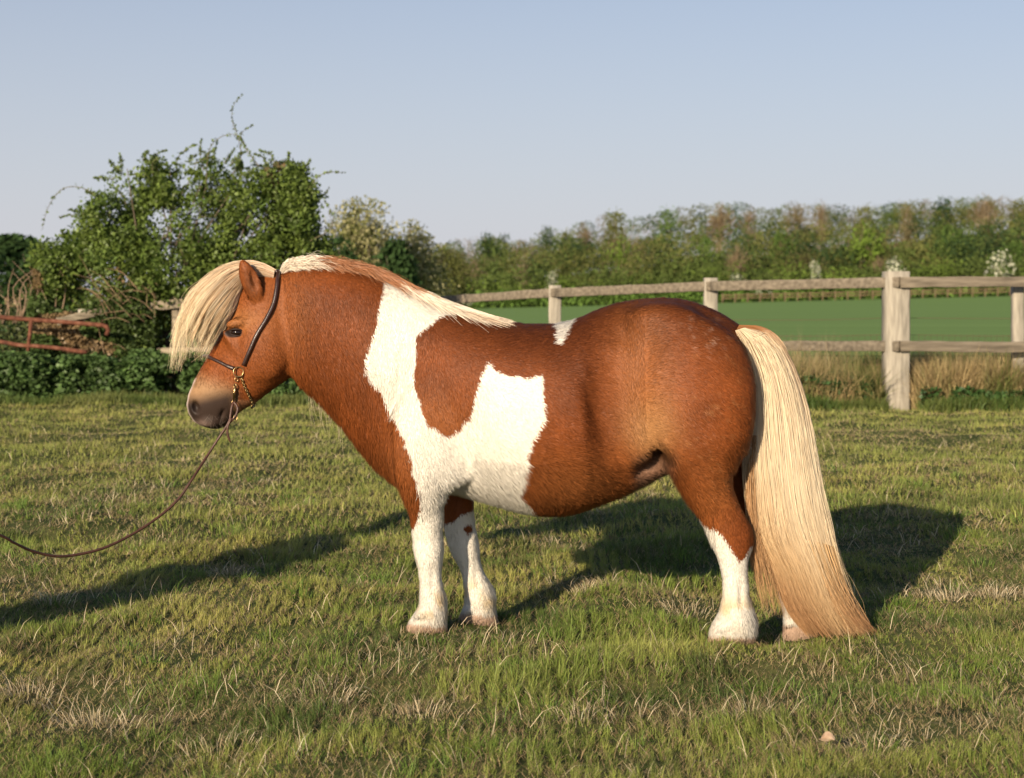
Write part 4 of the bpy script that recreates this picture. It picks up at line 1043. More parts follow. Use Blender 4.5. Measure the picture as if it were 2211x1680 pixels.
# long shoots
SH = [[(500, 380), (520, 340), (515, 300), (502, 262), (503, 230), (522, 205)], [(445, 400), (450, 330), (470, 300), (500, 290), (520, 300), (540, 330)], [(560, 360), (530, 320), (520, 290), (545, 270)],
      [(240, 470), (215, 430), (175, 405), (135, 408), (108, 440), (95, 475), (92, 495)], [(230, 500), (190, 470), (150, 465), (125, 470)], [(640, 450), (665, 410), (690, 380), (715, 372), (745, 373)],
      [(650, 480), (680, 440), (705, 415), (712, 402)], [(600, 400), (630, 360), (655, 350)], [(380, 380), (385, 340), (410, 318), (425, 312)], [(330, 380), (330, 350), (345, 340)], [(262, 380), (262, 345), (258, 332)],
      [(440, 370), (432, 330), (435, 300)], [(585, 380), (600, 350), (640, 352)], [(670, 520), (705, 500), (720, 470), (700, 430)], [(655, 560), (700, 545), (740, 570), (750, 600)], [(455, 360), (462, 330), (470, 305)]]
for i in range(60):
    e = ell[rng.integers(12)]; a = rng.uniform(0.15, math.pi-0.15); p0 = (U0+(e[0][0]+math.cos(a)*e[1][0]*0.9)*FOC/YB, HZ+(CAM_H-e[0][2]-math.sin(a)*e[1][2]*0.9)*FOC/YB)
    L = rng.uniform(20, 60); a2 = a+rng.normal()*0.4; SH.append([p0, (p0[0]+math.cos(a2)*L*0.5, p0[1]-math.sin(a2)*L*0.55), (p0[0]+math.cos(a2)*L*0.9+rng.normal()*8, p0[1]-math.sin(a2)*L*0.75)])
for sh in SH:
    rj = rng.normal()*0.1; c = cr([P(u, v, YB-0.1+rj) for u, v in sh], 24); b = MB(); b.tube(c, np.linspace(0.006, 0.002, 24), 5, col=(0.20, 0.17, 0.09))
    m = 62; k = rng.integers(0, 24, m); p = c[k]+rng.normal(0, 0.018, (m, 3))*(1.15-k/24)[:, None]
    V, Q_, C_ = cards(p, unit(m)+np.array((0, 0, 0.5)), rng.uniform(0.022, 0.05, m), rng.uniform(0.014, 0.030, m), np.array((0.13, 0.18, 0.045)), 0.2); b.add(V, Q_, col=C_)
    b.build('shoot', M_leaf, bush)

# dead brushwood and dry bramble canes in front of the bush
bw = MB()
for i in range(34):
    u = rng.uniform(200, 350); v = rng.uniform(615, 700) if rng.random() < .7 else rng.uniform(700, 770); Y = rng.uniform(16.2, 16.7)
    p = np.array(P(u, v, Y)); a = rng.normal(math.radians(150), 0.6); L = rng.uniform(0.15, 0.55)
    d = np.array((math.cos(a), rng.normal()*0.2, math.sin(a)*0.8+0.1)); sg = np.array((0, 0, -0.06*L))
    bw.tube(cr([p, p+d*L*0.5+unit(1)[0]*0.03*L*3, p+d*L+sg*3], 7), np.linspace(0.0045, 0.0012, 7), 4, col=np.array((0.28, 0.19, 0.11))*(0.6+0.6*rng.random()))
for i in range(14):
    u = rng.uniform(-20, 140); p = np.array(P(u, rng.uniform(680, 700), 16.9)); L = rng.uniform(0.3, 0.7)
    bw.tube(cr([p, p+np.array((rng.normal()*0.06, 0, L*0.6)), p+np.array((rng.normal()*0.12, 0, L))], 7), np.linspace(0.007, 0.002, 7), 4, col=np.array((0.32, 0.22, 0.15))*(0.6+0.5*rng.random()))
bwo = bw.build('dead_brushwood', M_twig); tag(bwo, kind='stuff')

# low nettles and brambles along the hedge foot
def undergrowth(name, u0, u1, Ya, Yb, ztop, n, base, lmin, lmax, seed, zlo=0.0, alt=None):
    Yy = rng.uniform(Ya, Yb, n); u = rng.uniform(u0, u1, n); x = (u-U0)/FOC*Yy
    t = ztop*(0.55+0.75*fbm(x*1.3, Yy*1.3, seed=seed)); z = gz(x, Yy)+zlo+(t-zlo)*rng.random(n)**0.6
    g = fbm(x*3.5, z*5, Yy*2, seed=seed+1); k = g > 0.40; p = np.stack([x, Yy, z], 1)[k]
    c = np.array(base)[None]*(0.65+0.8*noise(p[:, 0]*6, p[:, 2]*8, p[:, 1]*3, seed=seed+3)[:, None])
    if alt is not None:
        m = noise(p[:, 0]*3.1, p[:, 2]*4, p[:, 1], seed=seed+7) > 0.66; c[m] = alt
    dd = unit(len(p))*np.array((1, 1, 0.5))
    b = MB(); V, Q_, C_ = cards(p, dd, rng.uniform(lmin, lmax, len(p)), rng.uniform(lmin, lmax, len(p))*0.62, c, 0.2); b.add(V, Q_, col=C_)
    return b
b = undergrowth('nettles', -160, 760, 16.0, 16.7, 0.50, 30000, (0.085, 0.145, 0.042), 0.035, 0.08, 61)
o = b.build('undergrowth', M_leaf); tag(o, kind='stuff')
b = undergrowth('scrub', -260, 140, 17.2, 19.0, 0.95, 14000, (0.10, 0.12, 0.04), 0.03, 0.07, 71, alt=(0.26, 0.19, 0.10))
o = b.build('undergrowth', M_leaf); tag(o, kind='stuff')
b = undergrowth('hedgebase', 60, 335, 16.6, 17.1, 1.15, 20000, (0.075, 0.115, 0.03), 0.03, 0.06, 75, zlo=0.3, alt=(0.30, 0.21, 0.11))
o = b.build('undergrowth', M_leaf); tag(o, kind='stuff')

# ------------------------------------------------------------------ trees and shrubs
def tree_mesh(kind, h, w, seed, nleaf=1500, leaf=0.34):
    """returns crown MB, trunk MB in local metres with base at 0"""
    global rng
    r0 = rng; rng = np.random.default_rng(seed)
    cols = {'green': (0.085, 0.14, 0.032), 'bright': (0.125, 0.19, 0.032), 'dark': (0.04, 0.075, 0.024), 'olive': (0.13, 0.14, 0.042), 'tan': (0.22, 0.165, 0.095), 'brown': (0.15, 0.125, 0.06), 'blossom': (0.60, 0.60, 0.46), 'pale': (0.40, 0.37, 0.19)}
    cb = MB(); tb = MB(); base = np.array(cols[kind])
    ells = []
    nl = 9
    for i in range(nl):
        zc = h*(0.28+0.58*rng.random()); rr = w*(0.20+0.16*rng.random())*(1.1-0.5*abs(zc/h-0.55)); a = rng.uniform(0, 6.28); q = w*0.27*rng.random()**0.5*(1.25-zc/h)
        ells.append((np.array((math.cos(a)*q, math.sin(a)*q, zc)), np.array((rr, rr, rr*0.8))))
    ells.append((np.array((0, 0, h*0.80)), np.array((w*0.22, w*0.22, h*0.17))))
    trunkc = (0.15, 0.12, 0.085) if kind not in ('tan', 'brown') else (0.30, 0.23, 0.15)
    tb.tube(cr([(0, 0, -0.3), (0.02*h*rng.normal(), 0, h*0.3), (0.03*h*rng.normal(), 0.02*h*rng.normal(), h*0.62), (0.02*h*rng.normal(), 0, h*0.9)], 12), np.linspace(0.026*h, 0.004*h, 12), 7, col=trunkc)
    nb = 10 if kind not in ('tan', 'brown') else 60
    for i in range(nb):
        c, r = ells[i % len(ells)]; t = c+unit(1)[0]*r*0.95; s0 = np.array((0, 0, h*rng.uniform(0.12, 0.5)))
        tb.tube(cr([s0, s0*0.45+t*0.55+np.array((0, 0, 0.03*h)), t], 7), np.linspace(0.010*h if nb == 10 else 0.006*h, 0.0016*h, 7), 4, col=trunkc)
    bare = kind in ('tan', 'brown')
    n = int(nleaf*(0.75 if bare else 1.0))
    p, d, k = clump_cloud(ells, n, 0.5 if not bare else 0.8)
    g = fbm(p[:, 0]/h*9, p[:, 2]/h*9, p[:, 1]/h*9, seed=seed); kp = g > (0.42 if not bare else 0.40); p, d, k = p[kp], d[kp], k[kp]
    tint = (0.75+0.5*rng.random(len(ells)))[k][:, None]
    c = base[None]*tint*np.ones((len(p), 1))
    if kind == 'blossom':
        m = rng.random(len(p)) < 0.45; c[m] = np.array((0.09, 0.14, 0.035))
    if kind == 'pale':
        m = rng.random(len(p)) < 0.5; c[m] = np.array((0.17, 0.18, 0.06))
    if bare:
        V, Q_, C_ = cards(p, unit(len(p))*0.5+np.array((0, 0, 1))+d*0.5, leaf*rng.uniform(0.9, 1.9, len(p)), leaf*0.28, c, 0.2)
    else:
        V, Q_, C_ = cards(p, unit(len(p))+d*0.3, leaf*rng.uniform(0.7, 1.4, len(p)), leaf*rng.uniform(0.5, 0.95, len(p)), c, 0.22)
    cb.add(V, Q_, col=C_)
    rng = r0
    return cb, tb
_proto = {}
def tree(name, kind, u, vtop, Y, wpx, label, cat='tree', seed=0, nleaf=1500, leaf=0.34, group=None, base=None):
    x = (u-U0)/FOC*Y; g = float(gz(x, Y)) if base is None else base; zt = CAM_H-(vtop-HZ)/FOC*Y; h = max(zt-g, 1.5); w = wpx/FOC*Y
    e = empty(name, (x, Y, g), label, cat, group)
    key = (kind, seed)
    if key not in _proto:
        cb, tb = tree_mesh(kind, 10.0, 8.0, seed*17+hash(kind) % 7 if False else seed*17+len(kind), nleaf, leaf)
        out = []
        for nm, mb, mm in (('crown', cb, M_far), ('trunk', tb, M_twig)):
            V, f, c = mb.get(); me = raw_mesh(nm, V, f, c); me.materials.append(mm); out.append((nm, me))
        _proto[key] = out
    for nm, me in _proto[key]:
        o = bpy.data.objects.new(nm, me); COL.objects.link(o); o.parent = e
    e.scale = (w/8.0, w/8.0, h/10.0); e.rotation_euler = (0, 0, (u*0.37) % 6.28)
    return e

# hedge shrubs between the bush and the wood
tree('blossoming_shrub', 'pale', 775, 432, 34, 250, 'pale yellow-flowered shrub rising just right of the big green bush', 'shrub', 1, 15000, 0.20, base=-0.2)
tree('blossoming_shrub', 'pale', 880, 462, 36, 250, 'pale cream shrub above the pony\'s white mane, sloping down to the wood', 'shrub', 2, 15000, 0.20, base=-0.3)
tree('dark_shrub', 'dark', 735, 500, 30, 150, 'dark shaded evergreen shrub behind the crest of the pony\'s neck', 'shrub', 3, 4200, 0.45, base=-0.2)
tree('dark_shrub', 'dark', 850, 505, 33, 170, 'dark shrub under the pale cream shrub, behind the mane', 'shrub', 4, 4200, 0.45, base=-0.3)
tree('olive_shrub', 'olive', 955, 512, 40, 170, 'olive green shrub where the hedge ends above the pony\'s withers', 'shrub', 5, 9000, 0.25, base=-0.3)
tree('dark_tree', 'dark', 38, 500, 45, 330, 'very dark tree at the left edge behind the big bush', 'tree', 6, 5000, 0.42, base=-0.3)
tree('dark_tree', 'dark', -60, 515, 42, 180, 'dark tree cut off by the left edge of the picture', 'tree', 7, 5000, 0.42, base=-0.3)
tree('dark_shrub', 'dark', 95, 530, 38, 260, 'dark low shrub showing through between the far left tree and the big bush', 'shrub', 3, 4200, 0.45, base=-0.3)
tree('dark_shrub', 'dark', 640, 560, 32, 170, 'dark shrub seen through the lower right side of the big bush', 'shrub', 4, 4200, 0.45, base=-0.3)

# the wood on the hill
skyl = [(940, 520), (980, 515), (1050, 503), (1105, 508), (1150, 515), (1180, 488), (1225, 494), (1260, 472), (1330, 452), (1390, 466), (1450, 446), (1540, 430), (1590, 430), (1640, 446), (1720, 438), (1780, 434), (1850, 441), (1920, 434), (1990, 427), (2040, 428), (2100, 420), (2160, 417), (2211, 425), (2500, 425)]
wood = MB()
kinds = ['green', 'olive', 'green', 'dark', 'tan', 'olive', 'olive', 'green', 'brown', 'dark']
wc = {'green': (0.102, 0.140, 0.036), 'bright': (0.13, 0.19, 0.036), 'dark': (0.045, 0.078, 0.028), 'olive': (0.140, 0.148, 0.046), 'tan': (0.20, 0.155, 0.088), 'brown': (0.145, 0.122, 0.058)}
for Y in (258, 275, 295, 320, 345, 370, 400, 430):
    step = 36
    for u in np.arange(760, 3300, step):
        uu = u+rng.normal()*10; x = (uu-U0)/FOC*Y; g = float(gz(x, Y))
        vt = np.interp(uu, [p[0] for p in skyl], [p[1] for p in skyl]); zs = CAM_H-(vt-HZ)/FOC*Y
        f = (Y-250)/180.0
        top = min(g+rng.uniform(7.5, 12.5)*(0.55 if Y < 262 else 1), zs-rng.uniform(0.2, 1.5))
        if Y >= 400: top = zs-rng.uniform(0, 0.8)
        h = max(top-g, 3.0); w = rng.uniform(5.0, 8.5); kd = kinds[rng.integers(len(kinds))]
        if noise(np.array([uu*0.006]), np.array([Y*0.02]), seed=91)[0] > 0.86: kd = 'brown' if rng.random() < 0.5 else 'tan'
        if Y < 262: kd = 'green' if rng.random() < 0.7 else 'bright'
        ells = [(np.array((x+rng.normal()*w*0.3, Y+rng.normal()*w*0.25, g+h*rng.uniform(0.3, 0.75))), np.array((w*0.34, w*0.34, w*0.26))) for _ in range(5)]+[(np.array((x, Y, g+h-w*0.36)), np.array((w*0.46, w*0.46, w*0.36)))]
        n = 560
        p, d, k = clump_cloud(ells, n, 0.4); c = np.array(wc[kd])*rng.uniform(0.8, 1.2)
        if kd in ('tan', 'brown'):
            V, Q_, C_ = cards(p, unit(n)*0.5+np.array((0, 0, 1.0)), rng.uniform(0.4, 1.1, n), 0.11, c[None], 0.16)
        else: V, Q_, C_ = cards(p, unit(n)+d*0.3, rng.uniform(0.3, 0.62, n), rng.uniform(0.22, 0.45, n), c[None], 0.16)
        wood.add(V, Q_, col=C_)
wo = wood.build('woodland', M_far); tag(wo, kind='stuff')

TREES = [
 ('green_tree', 'dark', 1050, 500, 330, 60, 'dark green round tree on the skyline, at the left end of the wood'),
 ('green_tree', 'dark', 1087, 503, 350, 50, 'dark green tree just right of the leftmost skyline tree'),
 ('bare_tree', 'brown', 1028, 545, 290, 45, 'purplish brown bare tree low in the wood, left of the first fence post'),
 ('green_tree', 'dark', 1182, 486, 340, 46, 'small dark tree standing up from the skyline above the leftmost fence post'),
 ('olive_tree', 'olive', 1222, 494, 340, 50, 'olive tree on the skyline right of the small dark skyline tree'),
 ('bare_tree', 'tan', 1262, 468, 360, 50, 'thin bare grey-tan tree where the skyline steps up'),
 ('olive_tree', 'olive', 1330, 450, 350, 90, 'broad rounded olive tree on the skyline between the first two fence posts'),
 ('bright_tree', 'bright', 1345, 500, 280, 95, 'large bright green tree in the middle of the wood, between the first two posts'),
 ('green_tree', 'green', 1440, 446, 350, 90, 'wide mid-green tree on the skyline left of the tall bare tree'),
 ('bare_tree', 'tan', 1555, 428, 360, 100, 'tallest bare tan tree on the skyline, above the second fence post'),
 ('bare_tree', 'tan', 1620, 440, 350, 60, 'bare tan tree just right of the tallest bare one'),
 ('bare_tree', 'tan', 1590, 520, 270, 70, 'bare pale-stemmed tree low in the wood, right of the second fence post'),
 ('green_tree', 'green', 1520, 505, 285, 80, 'round green tree low in the wood above the second fence post'),
 ('bare_tree', 'brown', 1720, 436, 350, 90, 'brownish twiggy tree on the skyline, midway to the thick post'),
 ('bare_tree', 'tan', 1775, 430, 370, 50, 'pale bare tree poking above the skyline, left of the thick post'),
 ('green_tree', 'green', 1690, 500, 285, 90, 'mid-green tree in the wood between the second post and the thick post'),
 ('olive_tree', 'olive', 1870, 440, 350, 90, 'olive tree on the skyline left of the thick fence post'),
 ('bright_tree', 'bright', 1865, 470, 275, 110, 'big bright green tree in the wood just left of the thick fence post'),
 ('bare_tree', 'brown', 1960, 432, 350, 70, 'brown twiggy tree on the skyline right above the thick post'),
 ('green_tree', 'dark', 2035, 424, 350, 75, 'dark green tree on the skyline right of the thick post'),
 ('bare_tree', 'tan', 2130, 418, 350, 90, 'tall bare tan tree on the skyline near the right edge'),
 ('green_tree', 'green', 2060, 490, 285, 110, 'spreading green tree in the wood between thick and thin posts'),
 ('olive_tree', 'olive', 2205, 428, 330, 90, 'olive tree cut by the right edge of the picture'),
 ('green_tree', 'green', 2190, 520, 270, 90, 'green tree low at the right edge behind the blossom'),
 ('bare_tree', 'tan', 1130, 560, 265, 50, 'bare pale-stemmed tree low in the wood, left of the leftmost fence post'),
 ('bare_tree', 'tan', 1895, 545, 262, 40, 'small bare tree at the wood\'s foot, left of the thick post'),
 ('blossoming_hawthorn', 'blossom', 1925, 552, 256, 70, 'white blossoming hawthorn right behind the top of the thick fence post'),
 ('blossoming_hawthorn', 'blossom', 2158, 540, 256, 72, 'white blossoming hawthorn near the right edge above the rail'),
 ('blossoming_hawthorn', 'blossom', 1758, 560, 256, 40, 'small white hawthorn between the second post and the thick post'),
 ('blossoming_hawthorn', 'blossom', 1192, 585, 256, 34, 'small white hawthorn just above the leftmost fence post'),
 ('blossoming_hawthorn', 'blossom', 1592, 588, 255, 52, 'low white hawthorn right of the second fence post'),
 ('blossoming_hawthorn', 'blossom', 1640, 612, 254, 60, 'pale blossoming hawthorn low behind the top rail'),
 ('blossoming_hawthorn', 'blossom', 1010, 632, 200, 36, 'small pale blossoming bush where the top rail meets the pony\'s mane'),
]
for i, (nm, kd, u, vt, Y, wpx, lab) in enumerate(TREES):
    tree(nm, kd, u, vt, Y, wpx, lab, 'hawthorn' if kd == 'blossom' else 'tree', 10+i % 2, 1900 if kd != 'blossom' else 900, 0.42 if kd != 'blossom' else 0.6, group='hawthorns along the foot of the wood' if kd == 'blossom' else 'trees of the wood beyond the field')

# low hedge at the foot of the wood
u = rng.uniform(850, 3300, 24000); Yh = 253+rng.random(24000)*2; x = (u-U0)/FOC*Yh; z = gz(x, Yh)+rng.random(24000)**0.7*(1.6+2.0*fbm(x*0.3, x*0, seed=95))
g = noise(x*0.6, z*0.8, seed=96); c = np.array((0.10, 0.17, 0.035))[None]*(0.6+0.9*g[:, None])
b = MB(); V, Q_, C_ = cards(np.stack([x, Yh, z], 1), unit(len(x)), rng.uniform(0.35, 0.7, len(x)), rng.uniform(0.3, 0.5, len(x)), c, 0.22); b.add(V, Q_, col=C_)
hg = b.build('hedge', M_far); tag(hg, 'low bright green hedge running along the far side of the green field', 'hedge')

# ------------------------------------------------------------------ grass
def blades(x, y, L, W, col, lean, azi, curl=0.4, var=0.15, seg2=True, zoff=0.0):
    n = len(x); z = gz(x, y)-0.004+zoff
    d = np.stack([np.cos(azi), np.sin(azi), 0*azi], 1); s = rng.uniform(0, math.pi, n); sd = np.stack([np.cos(s), np.sin(s), 0*s], 1)
    up = np.array((0, 0, 1.0)); r = np.stack([x, y, z], 1)
    ln = lean[:, None]; Lh = L[:, None]; Wh = W[:, None]/2
    m = r+Lh*0.5*(up*np.cos(ln*0.6)+d*np.sin(ln*0.6)); t = m+Lh*0.55*(up*np.cos(ln+curl*ln)+d*np.sin(ln+curl*ln))
    V = np.stack([r-sd*Wh, r+sd*Wh, m+sd*Wh*0.8, m-sd*Wh*0.8, t], 1).reshape(-1, 3)
    b0 = np.arange(n)[:, None]*5
    c = np.clip(col*(1+rng.normal(0, var, (n, 1))), 0.005, 0.8)
    C = np.repeat(c, 5, 0); C[0::5] *= 0.8; C[1::5] *= 0.8
    return V, b0+np.array([[0, 1, 2, 3]]), b0+np.array([[3, 2, 4]]), C

def sample_ground(n, Y0, Y1, pw, margin=0.7):
    """Y density ~ per-area Y**-pw inside the widened view"""
    yy = np.linspace(Y0, Y1, 400); half = 1105*1.1/FOC*yy+margin; w = half*yy**-pw; cdf = np.cumsum(w); cdf /= cdf[-1]
    y = np.interp(rng.random(n), cdf, yy); x = rng.uniform(-1, 1, n)*(1105*1.1/FOC*y+margin)
    return x, y
GREEN = np.array((0.178, 0.250, 0.043)); YEL = np.array((0.42, 0.385, 0.11)); DARK = np.array((0.052, 0.088, 0.022)); STRAW = np.array((0.46, 0.365, 0.20)); LUSH = np.array((0.125, 0.222, 0.036))
def gpt(u, v): Y = FOC*CAM_H/(v-HZ); return ((u-U0)/FOC*Y, Y)
DRY = [(1270, 1262, 0.16, 0.09), (2120, 1278, 0.35, 0.10), (500, 1215, 0.14, 0.10), (215, 1560, 0.16, 0.09), (905, 1540, 0.14, 0.05), (110, 1275, 0.2, 0.10), (1880, 1600, 0.16, 0.06), (350, 1055, 0.30, 0.12), (300, 1090, 0.30, 0.10), (270, 1470, 0.12, 0.08),
       (700, 1490, 0.10, 0.06), (1980, 945, 0.6, 0.4), (1490, 1300, 0.18, 0.12), (1420, 1540, 0.12, 0.05), (60, 1480, 0.2, 0.06), (450, 1090, 0.3, 0.12), (2050, 1560, 0.2, 0.08), (1630, 1530, 0.2, 0.06), (820, 1655, 0.2, 0.04), (1700, 1440, 0.15, 0.05)]
DRYW = [(*gpt(u, v), rx, ry) for u, v, rx, ry in DRY]
LUSHP = [(1000, 1660, 0.25), (2000, 1470, 0.35), (1720, 1470, 0.3), (1350, 1440, 0.3), (470, 1215, 0.16), (1680, 1560, 0.2), (1930, 1330, 0.3), (1250, 1560, 0.3), (900, 1440, 0.3)]
LUSHW = [(*gpt(u, v), r) for u, v, r in LUSHP]
def dryness(x, y):
    d = sstep(0.48, 0.78, fbm(x*1.9, y*1.9, seed=101))*0.8+0.35*sstep(0.6, 0.8, noise(x*7, y*5, seed=102))
    for a, b_, rx, ry in DRYW: d = d+1.1*np.exp(-0.5*(((x-a)/rx)**2+((y-b_)/(ry*1.6))**2)*1.6)
    return np.clip(d, 0, 1)
def lush(x, y):
    l = sstep(0.5, 0.8, fbm(x*1.4+9, y*1.4, seed=103))*0.6
    for a, b_, r in LUSHW: l = l+0.35*np.exp(-((x-a)**2+(y-b_)**2)/(2*r*r))
    return np.clip(l, 0, 1.2)
def turf(n, Y0, Y1, pw, lo, hi, w, straw_p=0.17, tall=False):
    x, y = sample_ground(n, Y0, Y1, pw)
    # gather roots into tufts
    cx = np.round(x/0.045)+0.0; cy = np.round(y/0.045); jx = _hash(cx, cy, cx*0, 5)-0.5; jy = _hash(cx, cy, cx*0, 6)-0.5
    pull = 0.35; x = x*(1-pull)+(cx+jx)*0.045*pull; y = y*(1-pull)+(cy+jy)*0.045*pull
    dr, lu = dryness(x, y), lush(x, y)
    if tall:
        k = rng.random(n) < np.clip(lu*0.6+0.12, 0, 1); x, y, dr, lu = x[k], y[k], dr[k], lu[k]; n = len(x)
    tuft = sstep(0.25, 0.75, fbm(x*5.5, y*5.5, seed=104))
    hoof = np.zeros(n)
    for hk in HOOF:
        hq = P(*HOOF[hk]); hoof = np.maximum(hoof, np.exp(-((x-hq[0])**2+(y-hq[1]+0.04)**2)/(2*0.075**2)))
    L = rng.uniform(lo, hi, n)*(1-0.3*hoof)*(0.55+0.9*tuft)*(1+0.3*lu)*(1-0.45*dr); far = (y/4.5)**0.75
    W_ = w*(0.6+0.8*rng.random(n))*far*np.where(tall, 1.2, 1.0)
    q = np.clip(1.5*(fbm(x*1.9, y*1.9, seed=105)-0.5)+0.42+0.5*(rng.random(n)-0.5), 0, 1)[:, None]
    c = GREEN*(1-q)+YEL*q; c = c*(1-0.55*np.clip(lu, 0, 1)[:, None])+LUSH*0.55*np.clip(lu, 0, 1)[:, None]
    dk = sstep(0.6, 0.8, noise(x*3.3, y*3.3, seed=106))[:, None]; c = c*(1-0.7*dk)+DARK*0.7*dk
    fr = sstep(5.5, 11, y)[:, None]; c = c*(1-0.45*fr)+np.array((0.30, 0.30, 0.09))*0.45*fr
    st = rng.random(n) < np.clip(straw_p+0.6*dr, 0, 0.92); c[st] = STRAW*(0.45+0.6*rng.random((st.sum(), 1)))
    lean = np.abs(rng.normal(0.5, 0.42, n)); lean = np.where(st, lean+rng.uniform(0.1, 0.9, n), lean); lean = np.clip(lean, 0, 1.35)
    azi = 6.28*fbm(x*3.2, y*3.2, seed=107)*2+rng.normal(0, 1.3, n)
    return blades(x, y, L, W_, c, lean, azi, var=0.16)
g = MB()
for args in ((580000, 3.1, 7.0, 1.2, 0.014, 0.034, 0.0017), (255000, 6.6, 16.2, 1.3, 0.022, 0.050, 0.0026)):
    V, q, t, C = turf(*args); g.add(V, q, t, C)
V, q, t, C = turf(110000, 3.1, 12, 1.6, 0.028, 0.058, 0.0021, 0.03, tall=True); g.add(V, q, t, C)
gtx, gty = sample_ground(260, 3.3, 10, 1.7)
for ii in range(260):
    n = 60; sz = rng.uniform(0.6, 1.4); a = rng.uniform(0, 6.28, n); r = 0.06*sz*np.sqrt(rng.random(n)); x = gtx[ii]+r*np.cos(a); y = gty[ii]+r*np.sin(a)
    near = np.ones(n)
    for hk in HOOF:
        hq = P(*HOOF[hk]); near = np.minimum(near, 1-0.45*np.exp(-((x-hq[0])**2+(y-hq[1]+0.06)**2)/(2*0.12**2)))
    m = rng.random((n, 1))
    g.add(*blades(x, y, rng.uniform(0.03, 0.075, n)*sz*near, 0.0019*(y/4.5)**0.7, (GREEN*0.95)*(1-m)+LUSH*m, np.clip(r/0.06*0.7+np.abs(rng.normal(0, 0.2, n)), 0, 1.3), a+rng.normal(0, 0.5, n), curl=0.6, var=0.18))
go = g.build('grass', M_grass, smooth=False); tag(go, kind='stuff')
# loose dry stalks lying in the sward
x, y = sample_ground(9000, 3.2, 12, 1.9); k = rng.random(len(x)) < 0.12+dryness(x, y); x, y = x[k], y[k]; n = len(x)
V, q, t, C = blades(x, y, rng.uniform(0.03, 0.10, n), 0.0022*(y/4.5)**0.7*np.ones(n), np.array((0.60, 0.50, 0.33))[None]*np.ones((n, 1)), rng.uniform(0.5, 1.45, n), rng.uniform(0, 6.28, n), curl=0.1, var=0.2, zoff=0.012)
st = MB(); st.add(V, q, t, C)
def tussocks(mb, m, spec, lo, hi, per, w, cA, cB, rad, pts=None):
    tx, ty = sample_ground(m, 3.3, 10.5, 1.7) if pts is None else (np.array([p[0] for p in pts]), np.array([p[1] for p in pts])); m = len(tx)
    k = np.repeat(np.arange(m), per); n = len(k); sz = (0.6+0.8*rng.random(m))[k]; a = rng.uniform(0, 6.28, n); r = rad*sz*np.sqrt(rng.random(n))
    x = tx[k]+r*np.cos(a); y = ty[k]+r*np.sin(a); mix = rng.random((n, 1)); c = cA*(1-mix)+cB*mix
    near = np.ones(n)
    for hk in HOOF:
        hq = P(*HOOF[hk]); near = np.minimum(near, 1-0.45*np.exp(-((x-hq[0])**2+(y-hq[1]+0.06)**2)/(2*0.12**2)))
    mb.add(*blades(x, y, rng.uniform(lo, hi, n)*sz*near, w*(y/4.5)**0.7, c, np.clip(r/(rad)*0.9+np.abs(rng.normal(0, 0.25, n)), 0, 1.4), a+rng.normal(0, 0.5, n), curl=0.6, var=0.2))
x, y = sample_ground(70000, 3.1, 10, 1.6); n = len(x)
V, q, t, C = blades(x, y, rng.uniform(0.02, 0.045, n), 0.0020*(y/4.5)**0.7*np.ones(n), np.array((0.30, 0.22, 0.115))*(0.6+0.8*rng.random((n, 1))), rng.uniform(0.9, 1.5, n), rng.uniform(0, 6.28, n), curl=0.05, var=0.2, zoff=0.008); st.add(V, q, t, C)
tussocks(st, 50, 0, 0.02, 0.055, 45, 0.0018, np.array((0.42, 0.33, 0.18)), np.array((0.66, 0.56, 0.38)), 0.05)
tussocks(st, 0, 0, 0.03, 0.075, 90, 0.0019, np.array((0.45, 0.35, 0.19)), np.array((0.70, 0.60, 0.42)), 0.075, [gpt(1265, 1280), gpt(1480, 1315), gpt(905, 1545), gpt(500, 1235), gpt(215, 1555), gpt(700, 1500), gpt(1880, 1610), gpt(110, 1290), gpt(1620, 1540), gpt(60, 1490), gpt(2050, 1300), gpt(2150, 1300), gpt(1255, 1560), gpt(470, 1600)])
so = st.build('dry_grass', M_grass, smooth=False); tag(so, kind='stuff')

# grass growing up around the hooves and under the fence
def longgrass(n, u0, u1, Y0, Y1, lo, hi, colA, colB, w, dens=None):
    u = rng.uniform(u0, u1, n); y = rng.uniform(Y0, Y1, n); x = (u-U0)/FOC*y
    if dens is not None: k = rng.random(n) < dens(u, y, x); x, y, u = x[k], y[k], u[k]; n = len(x)
    kk_ = (np.abs(x-P(1934, 883, 15.2)[0]) > 0.16) | (y > 15.35); x, y, u = x[kk_], y[kk_], u[kk_]; n = len(x)
    m = sstep(0.42, 0.62, fbm(x*1.9, y*1.9, seed=120)+0.18*(rng.random(n)-0.5))[:, None]
    c = colA*(1-m)+colB*m; L = rng.uniform(lo, hi, n)*(0.6+0.7*fbm(x*2.5, y*2.5, seed=121))
    return blades(x, y, L, w*np.ones(n)*(0.7+0.6*rng.random(n)), c, np.abs(rng.normal(0.45, 0.3, n)), rng.normal(0.3, 1.2, n)+math.pi*(rng.random(n) < 0.4), curl=0.7, var=0.2)
lg = MB()
lg.add(*longgrass(80000, 1640, 2900, 15.0, 16.9, 0.20, 0.60, np.array((0.115, 0.145, 0.036)), np.array((0.42, 0.31, 0.15)), 0.0075))
lg.add(*longgrass(9000, 1950, 2330, 15.1, 15.6, 0.25, 0.60, np.array((0.40, 0.30, 0.15)), np.array((0.46, 0.35, 0.18)), 0.007))
lg.add(*longgrass(16000, 1000, 1650, 15.8, 19.0, 0.15, 0.45, np.array((0.115, 0.145, 0.036)), np.array((0.38, 0.29, 0.15)), 0.008))
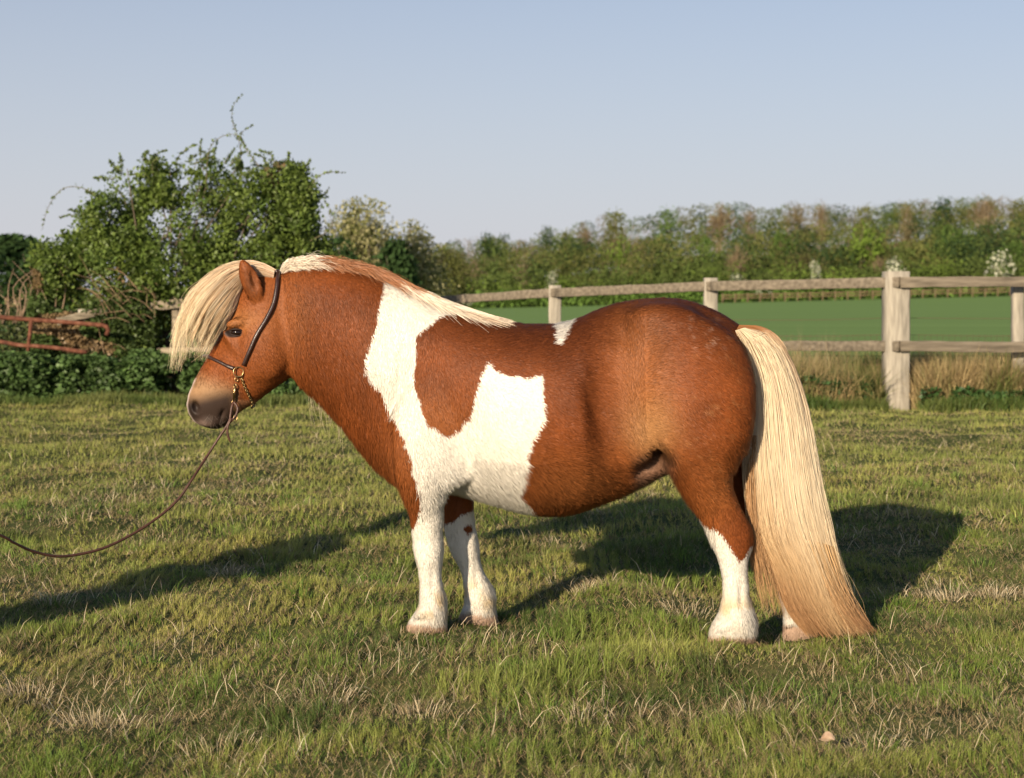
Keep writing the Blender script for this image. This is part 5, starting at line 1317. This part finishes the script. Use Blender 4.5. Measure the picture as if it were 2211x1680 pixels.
lg.add(*longgrass(9000, 1690, 2420, 14.7, 15.1, 0.06, 0.20, np.array((0.075, 0.13, 0.026)), np.array((0.13, 0.16, 0.04)), 0.008))
lg.add(*longgrass(700, 1660, 1800, 15.3, 16.0, 0.5, 0.85, np.array((0.42, 0.33, 0.18)), np.array((0.42, 0.33, 0.18)), 0.004))
lg.add(*longgrass(14000, -200, 760, 15.5, 16.1, 0.05, 0.14, np.array((0.12, 0.17, 0.04)), np.array((0.18, 0.20, 0.06)), 0.008))
lo_ = lg.build('long_grass', M_grass, smooth=False); tag(lo_, kind='stuff')
b = undergrowth('weeds', 1690, 1900, 15.0, 15.6, 0.32, 5000, (0.05, 0.10, 0.03), 0.03, 0.07, 131); o = b.build('undergrowth', M_leaf); tag(o, kind='stuff')
b = undergrowth('weeds', 1990, 2420, 14.9, 15.3, 0.24, 6000, (0.05, 0.11, 0.03), 0.03, 0.07, 133); o = b.build('undergrowth', M_leaf); tag(o, kind='stuff')

# leaf lying in the grass
lx, ly = gpt(1788, 1628); lz = float(gz(lx, ly))+0.03
t = np.linspace(0, 1, 9); V = []; 
for a in t:
    w_ = 0.026*math.sin(math.pi*min(a*1.02, 1))**0.7
    for s_ in (-1, -0.5, 0, 0.5, 1): V.append((lx-0.018+0.034*a*0.9+0.003*s_, ly, lz+0.6*w_*s_*0.75+0.006*math.sin(3*a)))
V = np.array(V); V[:, 1] += 0.008*np.abs(np.tile([-1, -0.5, 0, 0.5, 1], 9))-0.012*np.repeat(t, 5)
Q_ = [(i*5+j, (i+1)*5+j, (i+1)*5+j+1, i*5+j+1) for i in range(8) for j in range(4)]
M_dl = mat('dead_leaf', rough=0.8, ramp=[(0.35, (0.36, 0.23, 0.15)), (0.6, (0.50, 0.36, 0.25))], noise_scale=60, trans=0.2)
o = add_obj('fallen_leaf', raw_mesh('fallen_leaf', V-np.array((lx, ly, lz)), [np.array(Q_)]), M_dl, loc=(lx, ly, lz)); tag(o, 'curled pale brown dead leaf lying in the grass below the tail', 'leaf')
